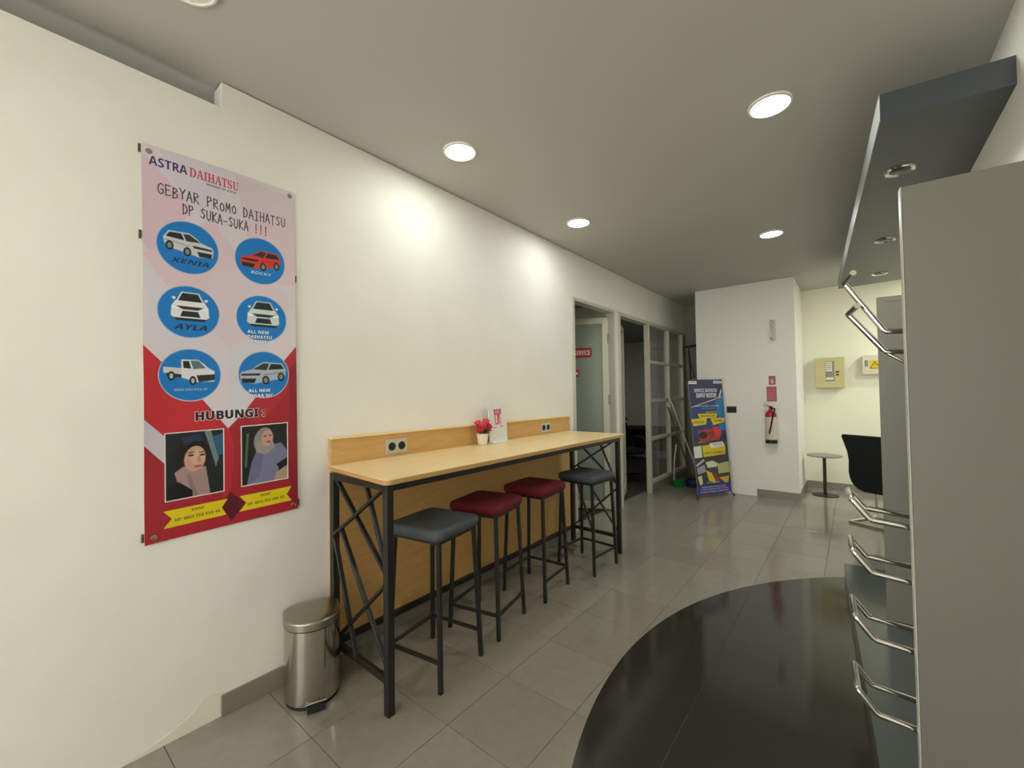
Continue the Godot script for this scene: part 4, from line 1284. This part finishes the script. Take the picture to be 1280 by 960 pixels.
func back_items():
	var zb := -7.63
	var t := thing("meter_box", "square beige electricity meter box on the pale yellow back wall", "meter box", Vector3(-0.262, 1.675, zb))
	var s := st_new()
	bx(s, Vector3(-0.165, -0.215, 0.0), Vector3(0.165, 0.215, 0.075), 0.008)
	obj("box_body", s, M.beige_dark, t)
	s = st_new()
	bx(s, Vector3(-0.168, -0.218, 0.075), Vector3(0.168, 0.218, 0.1), 0.006)
	obj("cover", s, M.beige, t)
	s = st_new()
	bx(s, Vector3(-0.045, -0.12, 0.1), Vector3(0.055, 0.165, 0.104), 0.002)
	var w := obj("meter_window", s, M.greyplate, t, "grey meter window with labels")
	s = st_new()
	bx(s, Vector3(-0.04, 0.02, 0.104), Vector3(0.03, 0.155, 0.1055))
	obj("label_sheet", s, M.screen, w)
	s = st_new()
	bx(s, Vector3(-0.04, -0.1, 0.104), Vector3(0.045, -0.065, 0.1055))
	obj("label_sheet", s, M.screen, w)
	s = st_new()
	for k in 4:
		bx(s, Vector3(-0.035, 0.13 - 0.028 * k, 0.1055), Vector3(0.022, 0.14 - 0.028 * k, 0.106))
	obj("label_line", s, M.greyplate, w)
	s = st_new()
	bx(s, Vector3(0.07, 0.0, 0.1), Vector3(0.11, 0.02, 0.108), 0.002)
	bx(s, Vector3(0.075, -0.04, 0.1), Vector3(0.105, -0.02, 0.108), 0.002)
	obj("seal_screw", s, M.black, t, "dark sealing screw")
	t = thing("distribution_box", "white electrical box with a yellow warning sticker right of the beige meter box", "fuse box", Vector3(0.27, 1.765, zb))
	s = st_new()
	var X := Transform3D.IDENTITY
	prism(s, round_rect(0.36, 0.27, 0.025), 0.0, 0.06, X, false)
	prism(s, round_rect(0.34, 0.25, 0.02), 0.06, 0.085, X, false)
	obj("box_body", s, M.cream, t)
	s = st_new()
	bx(s, Vector3(-0.145, -0.02, 0.085), Vector3(-0.108, 0.065, 0.0865))
	obj("label", s, M.greyplate, t)
	s = st_new()
	bx(s, Vector3(-0.095, -0.06, 0.085), Vector3(0.02, 0.06, 0.0865))
	var st := obj("warning_sticker", s, M.yellow, t, "yellow warning sticker")
	s = st_new()
	var d := [Vector2(-0.085, -0.045), Vector2(0.01, -0.045), Vector2(-0.0375, 0.045)]
	for k in 3:
		bar(s, Vector3(d[k].x, d[k].y, 0.0868), Vector3(d[(k + 1) % 3].x, d[(k + 1) % 3].y, 0.0868), 0.008, 0.001, Vector3.BACK, 0.0)
	bar(s, Vector3(-0.0375, -0.02, 0.0868), Vector3(-0.0375, 0.015, 0.0868), 0.007, 0.001, Vector3.BACK, 0.0)
	obj("warning_triangle", s, M.black, st, "black warning triangle")
	# round side table
	t = thing("side_table", "small round grey pedestal table in front of the back wall", "side table", Vector3(-0.335, 0, -7.15))
	s = st_new()
	lathe(s, [Vector2(0.0, 0.528), Vector2(0.185, 0.528), Vector2(0.197, 0.533), Vector2(0.198, 0.543), Vector2(0.195, 0.547), Vector2(0.0, 0.547)], 48)
	obj("tabletop", s, M.table_grey, t)
	s = st_new()
	lathe(s, [Vector2(0.02, 0.01), Vector2(0.02, 0.528)], 20)
	obj("column", s, M.black, t)
	s = st_new()
	lathe(s, [Vector2(0.0, 0.0), Vector2(0.15, 0.0), Vector2(0.15, 0.006), Vector2(0.14, 0.01), Vector2(0.03, 0.014), Vector2(0.0, 0.014)], 40)
	obj("base_disc", s, M.black, t)
	# black chair, back towards the viewer
	t = thing("visitor_chair", "black mesh-back chair on chrome runners in front of the back wall", "chair", Vector3(0.225, 0, -5.9), deg_to_rad(-31))
	s = st_new()
	# local +z is the chair's back side; the shell is an outline with depth
	var outline := [[-0.235, 0.585], [-0.225, 0.6], [0.225, 0.6], [0.235, 0.585], [0.215, 0.5], [0.195, 0.42], [0.19, 0.32], [0.205, 0.2], [0.2, 0.13], [0.18, 0.07], [0.14, 0.025], [0.08, 0.0], [-0.08, 0.0], [-0.14, 0.025], [-0.18, 0.07], [-0.2, 0.13], [-0.205, 0.2], [-0.19, 0.32], [-0.195, 0.42], [-0.215, 0.5]]
	var pl := PackedVector2Array()
	for p in outline:
		pl.append(Vector2(p[0], p[1]))
	prism(s, pl, 0.0, 0.025, Transform3D(Basis(Vector3.RIGHT, deg_to_rad(-8)) , Vector3(0, 0.36, 0.17)).rotated_local(Vector3.RIGHT, deg_to_rad(16)))
	obj("backrest", s, M.mesh_black, t)
	s = st_new()
	bx(s, Vector3(-0.215, 0.42, -0.25), Vector3(0.215, 0.47, 0.19), 0.02)
	obj("seat", s, M.mesh_black, t)
	s = st_new()
	for e in [-1.0, 1.0]:
		tube(s, [Vector3(0.2 * e, 0.42, 0.12), Vector3(0.2 * e, 0.42, -0.24), Vector3(0.225 * e, 0.013, -0.25), Vector3(0.225 * e, 0.013, 0.2)], 0.012, 12, 0.05)
	tube(s, [Vector3(-0.225, 0.013, 0.2), Vector3(0.225, 0.013, 0.2)], 0.012, 12)
	obj("runner_frame", s, M.chrome, t, "chrome tube frame with floor runners")

func alcove_items():
	# poster stand
	var L := Vector3(-1.645, 0.05, -5.92)
	var Rr := Vector3(-1.335, 0.05, -6.41)
	var w := (Rr - L).normalized()
	var nrm := Vector3(-w.z, 0, w.x)          # towards the room
	if nrm.x < 0:
		nrm = -nrm
	var c := (L + Rr) / 2
	var t := thing("poster_stand", "leaning dark blue and yellow poster stand in front of the white pillar", "banner stand", Vector3(c.x, 0, c.z), atan2(nrm.x, nrm.z))
	var hw := L.distance_to(Rr) / 2
	var lean := 0.13
	var s := st_new()
	var p := [Vector3(-hw, 1.6, -lean), Vector3(hw, 1.6, -lean), Vector3(-hw, 0.06, 0), Vector3(hw, 0.06, 0)]
	print_quad(s, p[0], p[1], p[2], p[3], Vector3.BACK)
	obj("printed_sheet", s, tex_mat(stand_print(), 0.35), t)
	s = st_new()
	var o := Vector3(0, 0, -0.003)
	quad(s, p[0] + o, p[1] + o, p[3] + o, p[2] + o, Vector3.FORWARD)
	quad(s, p[0], p[0] + o, p[2] + o, p[2], Vector3.LEFT)
	quad(s, p[1], p[1] + o, p[3] + o, p[3], Vector3.RIGHT)
	quad(s, p[0], p[1], p[1] + o, p[0] + o, Vector3.UP)
	quad(s, p[2], p[3], p[3] + o, p[2] + o, Vector3.DOWN)
	obj("backing_sheet", s, M.white, t)
	var hub := Vector3(0, 0.85, -0.12)
	for e in [[0, 0.02], [1, 0.02], [2, -0.02], [3, -0.02]]:
		s = st_new()
		tube(s, [hub, p[e[0]] + Vector3(0, 0, -0.012)], 0.006, 8)
		obj("cross_rod", s, M.black, t)
	s = st_new()
	tube(s, [hub, Vector3(0, 0.008, -0.27)], 0.007, 8)
	obj("rear_leg", s, M.black, t)
	for sx in [-1.0, 1.0]:
		s = st_new()
		tube(s, [p[2 if sx < 0 else 3] + Vector3(0, 0, -0.012), Vector3(hw * sx + 0.02 * sx, 0.008, 0.02)], 0.008, 8)
		ball(s, Vector3(hw * sx + 0.02 * sx, 0.012, 0.02), Vector3(0.014, 0.012, 0.014))
		obj("foot", s, M.rubber, t)
		s = st_new()
		ball(s, p[0 if sx < 0 else 1] + Vector3(-0.01 * sx, -0.008, 0.002), Vector3(0.014, 0.01, 0.008))
		obj("corner_clip", s, M.rubber, t)
	# long handled floor tools in the alcove
	t = thing("floor_squeegee", "black-headed floor squeegee standing head up in the dark alcove behind the poster stand", "squeegee")
	s = st_new()
	tube(s, [Vector3(-2.06, 2.14, -7.1), Vector3(-1.99, 0.0, -7.2)], 0.012, 10)
	tube(s, [Vector3(-2.06, 2.14, -7.1), Vector3(-2.02, 1.9, -7.04), Vector3(-1.98, 1.66, -7.1)], 0.009, 8)
	obj("handle", s, M.black, t)
	s = st_new()
	bar(s, Vector3(-2.12, 2.15, -7.02), Vector3(-1.93, 2.175, -7.16), 0.035, 0.035)
	obj("head", s, M.rubber, t)
	t = thing("broom_stick", "pale long handle leaning on the glazed screen behind the poster stand", "broom")
	s = st_new()
	tube(s, [Vector3(-2.225, 1.44, -6.52), Vector3(-1.87, 0.03, -6.95)], 0.011, 10)
	obj("handle", s, M.stick, t)
	s = st_new()
	bx(s, Vector3(-1.915, 0.0, -7.02), Vector3(-1.815, 0.06, -6.9), 0.008)
	obj("brush_head", s, M.rubber, t)
	t = thing("mop_stick", "brown wooden handle leaning beside the pale handle on the glazed screen", "mop")
	s = st_new()
	tube(s, [Vector3(-2.225, 1.2, -6.55), Vector3(-2.02, 0.05, -7.0)], 0.012, 10)
	obj("handle", s, M.stick_brown, t)
	s = st_new()
	bx(s, Vector3(-2.09, 0.0, -7.06), Vector3(-1.95, 0.07, -6.94), 0.012)
	obj("mop_head", s, M.rubber, t)
	t = thing("green_dustpan", "bright green plastic dustpan on the floor beside the poster stand", "dustpan", Vector3(-2.1, 0, -6.56))
	s = st_new()
	lathe(s, [Vector2(0.0, 0.012), Vector2(0.07, 0.012), Vector2(0.085, 0.1), Vector2(0.09, 0.1), Vector2(0.075, 0.0), Vector2(0.0, 0.0)], 28)
	obj("pan", s, M.green, t)
	s = st_new()
	tube(s, [Vector3(-0.06, 0.09, 0), Vector3(-0.06, 0.35, -0.02), Vector3(-0.05, 0.62, -0.1)], 0.01, 10, 0.05)
	obj("handle", s, M.stick, t)
	t = thing("blue_basin", "dark blue plastic basin on the floor behind the poster stand", "basin", Vector3(-1.93, 0, -6.68))
	s = st_new()
	lathe(s, [Vector2(0.0, 0.008), Vector2(0.08, 0.008), Vector2(0.1, 0.07), Vector2(0.11, 0.075), Vector2(0.11, 0.068), Vector2(0.103, 0.066), Vector2(0.085, 0.0), Vector2(0.0, 0.0)], 32)
	obj("bowl", s, M.blue, t)

func office_items():
	var t := thing("office_chair", "black office chair with looped armrest in the dark room behind the open doorway", "office chair", Vector3(-2.98, 0, -6.62), deg_to_rad(60))
	var s := st_new()
	bx(s, Vector3(-0.25, 0.43, -0.25), Vector3(0.25, 0.52, 0.25), 0.03)
	obj("seat", s, M.mesh_black, t)
	s = st_new()
	prism(s, round_rect(0.46, 0.5, 0.1), -0.03, 0.03, Transform3D(Basis(Vector3.RIGHT, deg_to_rad(8)), Vector3(0, 0.8, -0.27)), true)
	obj("backrest", s, M.mesh_black, t)
	for e in [-1.0, 1.0]:
		s = st_new()
		tube(s, [Vector3(0.27 * e, 0.47, -0.1), Vector3(0.3 * e, 0.56, -0.2), Vector3(0.3 * e, 0.68, -0.15), Vector3(0.3 * e, 0.69, 0.12), Vector3(0.3 * e, 0.57, 0.2), Vector3(0.27 * e, 0.47, 0.1)], 0.017, 10, 0.07)
		obj("armrest", s, M.black, t)
	s = st_new()
	lathe(s, [Vector2(0.03, 0.08), Vector2(0.03, 0.25), Vector2(0.022, 0.25), Vector2(0.022, 0.43)], 16)
	obj("gas_column", s, M.black, t)
	for k in 5:
		var a := TAU * k / 5
		s = st_new()
		bar(s, Vector3(0, 0.1, 0), Vector3(cos(a) * 0.29, 0.07, sin(a) * 0.29), 0.04, 0.03)
		ball(s, Vector3(cos(a) * 0.29, 0.03, sin(a) * 0.29), Vector3(0.03, 0.03, 0.03))
		obj("castor_leg", s, M.black, t)
	t = thing("office_desk", "dark desk in the dim room behind the office chair", "desk", Vector3(-3.6, 0, -8.2))
	s = st_new()
	bx(s, Vector3(-0.7, 0.71, -0.35), Vector3(0.95, 0.74, 0.35), 0.004)
	obj("desktop", s, M.black_rough, t)
	for e in [-0.66, 0.9]:
		s = st_new()
		bx(s, Vector3(e - 0.02, 0, -0.32), Vector3(e + 0.02, 0.71, 0.32), 0.003)
		obj("side_panel", s, M.black_rough, t)
	s = st_new()
	bx(s, Vector3(-0.64, 0.25, -0.3), Vector3(0.88, 0.71, -0.28), 0.002)
	obj("modesty_panel", s, M.black_rough, t)

func canopy():
	var t := thing("wall_canopy", "dark grey overhead canopy with three round spot fittings on the right wall", "canopy")
	var s := st_new()
	var y0 := 2.606
	var y1 := 2.718
	var pl := PackedVector2Array([Vector2(0.122, -2.425), Vector2(RX, -2.478), Vector2(RX, -6.12), Vector2(-0.105, -6.191)])
	prism(s, pl, y0, y1, Transform3D(Basis(Vector3.RIGHT, Vector3.BACK, Vector3.UP), Vector3.ZERO))
	obj("canopy_board", s, M.canopy, t)
	s = st_new()
	bar(s, Vector3(0.1195, (y0 + y1) / 2, -2.426), Vector3(-0.1075, (y0 + y1) / 2, -6.19), 0.004, y1 - y0 + 0.002)
	obj("edge_strip", s, M.canopy_lit_face, t, "front edge strip coloured lighter for the light falling on it")
	for e in [[0.223, -3.056], [0.225, -4.415], [0.238, -5.668]]:
		s = st_new()
		var X := Transform3D(Basis.IDENTITY, Vector3(e[0], y0, e[1]))
		lathe(s, [Vector2(0.045, -0.002), Vector2(0.062, -0.008), Vector2(0.068, 0.0)], 28, X)
		var o := obj("spot_fitting", s, M.chrome, t, "round metal spot fitting, unlit")
		s = st_new()
		lathe(s, [Vector2(0.0, -0.004), Vector2(0.03, -0.006), Vector2(0.045, -0.002), Vector2(0.0, 0.0)], 24, X)
		obj("spot_lens", s, M.dark_lens, o)

func rack():
	var t := thing("display_rack", "tall grey display rack with chrome arms along the right wall", "display rack", Vector3(0.158, 0, 0), deg_to_rad(3.45))
	var X := Transform3D(Basis.IDENTITY, Vector3.ZERO)
	var s := st_new()
	bx(s, Vector3(0.0, 0.0, -4.15), Vector3(0.37, 0.1, -1.25), 0.003)
	obj("base_plinth", s, M.plinth, t, "low blue-grey base board")
	s = st_new()
	bx(s, Vector3(0.043, 0.101, -1.53), Vector3(0.42, 1.968, -1.505), 0.0015)
	obj("end_panel", s, M.rack, t, "large grey end panel nearest the viewer")
	s = st_new()
	bx(s, Vector3(0.0405, 0.101, -1.532), Vector3(0.043, 1.968, -1.503), 0.0008)
	obj("edge_trim", s, M.rack_edge, t, "pale trim along the panel's front edge")
	s = st_new()
	bx(s, Vector3(0.158, 0.101, -3.3), Vector3(0.5, 1.975, -3.275), 0.0015)
	obj("end_panel", s, mat("85847a", 0.4), t, "far grey end panel")
	s = st_new()
	bx(s, Vector3(0.19, 1.945, -3.275), Vector3(0.29, 1.962, -3.272), 0.001)
	obj("upper_strip", s, M.greyplate, t)  # thin strip, slightly lighter than the panel
	s = st_new()
	bx(s, Vector3(0.085, 0.101, -1.62), Vector3(0.115, 1.95, -1.535), 0.002)
	obj("slotted_post", s, mat("5f5c56", 0.5), t, "dark slotted upright carrying the arms")
	# lower arms: U-shaped, tipped up at the front
	var zn := -1.57
	var zf := -1.715
	for y in [0.53, 0.735, 0.92, 1.068]:
		s = st_new()
		var xk := -0.036
		var xt := -0.076
		tube(s, [Vector3(0.1, y - 0.012, zn), Vector3(xk, y, zn), Vector3(xt, y + 0.052, zn), Vector3(xt, y + 0.052, zf), Vector3(xk, y, zf), Vector3(0.1, y - 0.012, zf)], 0.0085, 14, 0.008)
		bar(s, Vector3(0.1, y - 0.012, zf), Vector3(0.1, y - 0.012, zn), 0.012, 0.02)
		obj("display_arm", s, M.chrome, t, "chrome U-shaped arm")
	# upper arms: single rods cranked upwards
	for e in [[1.605, 0.158, 0.0, -0.073], [1.545, 0.122, 0.0, -0.066]]:
		s = st_new()
		var z := -1.66
		tube(s, [Vector3(0.1, e[0] - 0.003, z), Vector3(0.018, e[0], z), Vector3(e[3], e[0] + e[1], z), Vector3(e[3] + 0.016, e[0] + e[1] + 0.008, z + 0.1)], 0.0078, 14, 0.008)
		if e[0] < 1.58:
			tube(s, [Vector3(0.02, e[0] - 0.004, z), Vector3(0.1, e[0] - 0.06, z)], 0.005, 8)
		obj("display_arm", s, M.chrome, t, "chrome rod arm cranked upwards")

func _ready():
	# --- camera, environment, exposure
	var cam := Camera3D.new()
	cam.name = "camera"
	cam.position = Vector3(0, 1.437, 0)
	cam.rotation = Vector3(0.02347543, 0.6806263, -0.0138736)
	cam.fov = 84.6375
	cam.near = 0.02
	add_child(cam)
	cam.current = true
	var we := WorldEnvironment.new()
	we.name = "world_environment"
	var env := Environment.new()
	env.background_mode = Environment.BG_COLOR
	env.background_color = Color(1.0, 0.985, 0.94)
	env.background_energy_multiplier = SKY_E
	env.tonemap_mode = Environment.TONE_MAPPER_LINEAR
	env.tonemap_exposure = 1.3
	env.sdfgi_enabled = true
	env.ssao_enabled = true
	env.ssil_enabled = true
	we.environment = env
	add_child(we)
	# --- lights: the ceiling downlights
	make_materials()
	downlight(-1.825, -1.782, "glowing round ceiling downlight above the nearest bar stool by the long wall", 0.62)
	downlight(-1.82, -3.196, "glowing round ceiling downlight above the far end of the bar table", 0.62)
	downlight(-0.30, -2.528, "largest glowing ceiling downlight, left of the canopy's near corner", 1.3)
	downlight(-0.568, -4.627, "glowing ceiling downlight in mid-corridor beside the dark canopy", 2.0)
	downlight(-1.80, -0.415, "unlit ceiling downlight half cut by the upper picture edge above the wall banner", 0.0)
	downlight(-0.95, 0.35, "downlight just behind the viewpoint", 0.7)
	downlight(-0.3, 1.7, "downlight behind the viewpoint in mid-room", 0.7)
	downlight(1.6, -6.0, "downlight at the front of the side bay", 3.8)
	downlight(1.25, -6.95, "downlight at the back of the side bay", 2.6)
	downlight(-4.1, -6.3, "unseen downlight added to brighten the second office", 0.6, 2.55)  # added lamp, out of sight, lifts the office interior
	downlight(-3.9, -4.2, "unseen downlight added to brighten the first office", 0.4, 2.55)  # hidden extra lamp to brighten the room behind the frosted door
	# --- structure, then the things
	setting()
	office_front()
	rack()
	canopy()
	bar_table()
	stools()
	banner()
	bin()
	pillar_items()
	back_items()
	alcove_items()
	office_items()
	table_items()
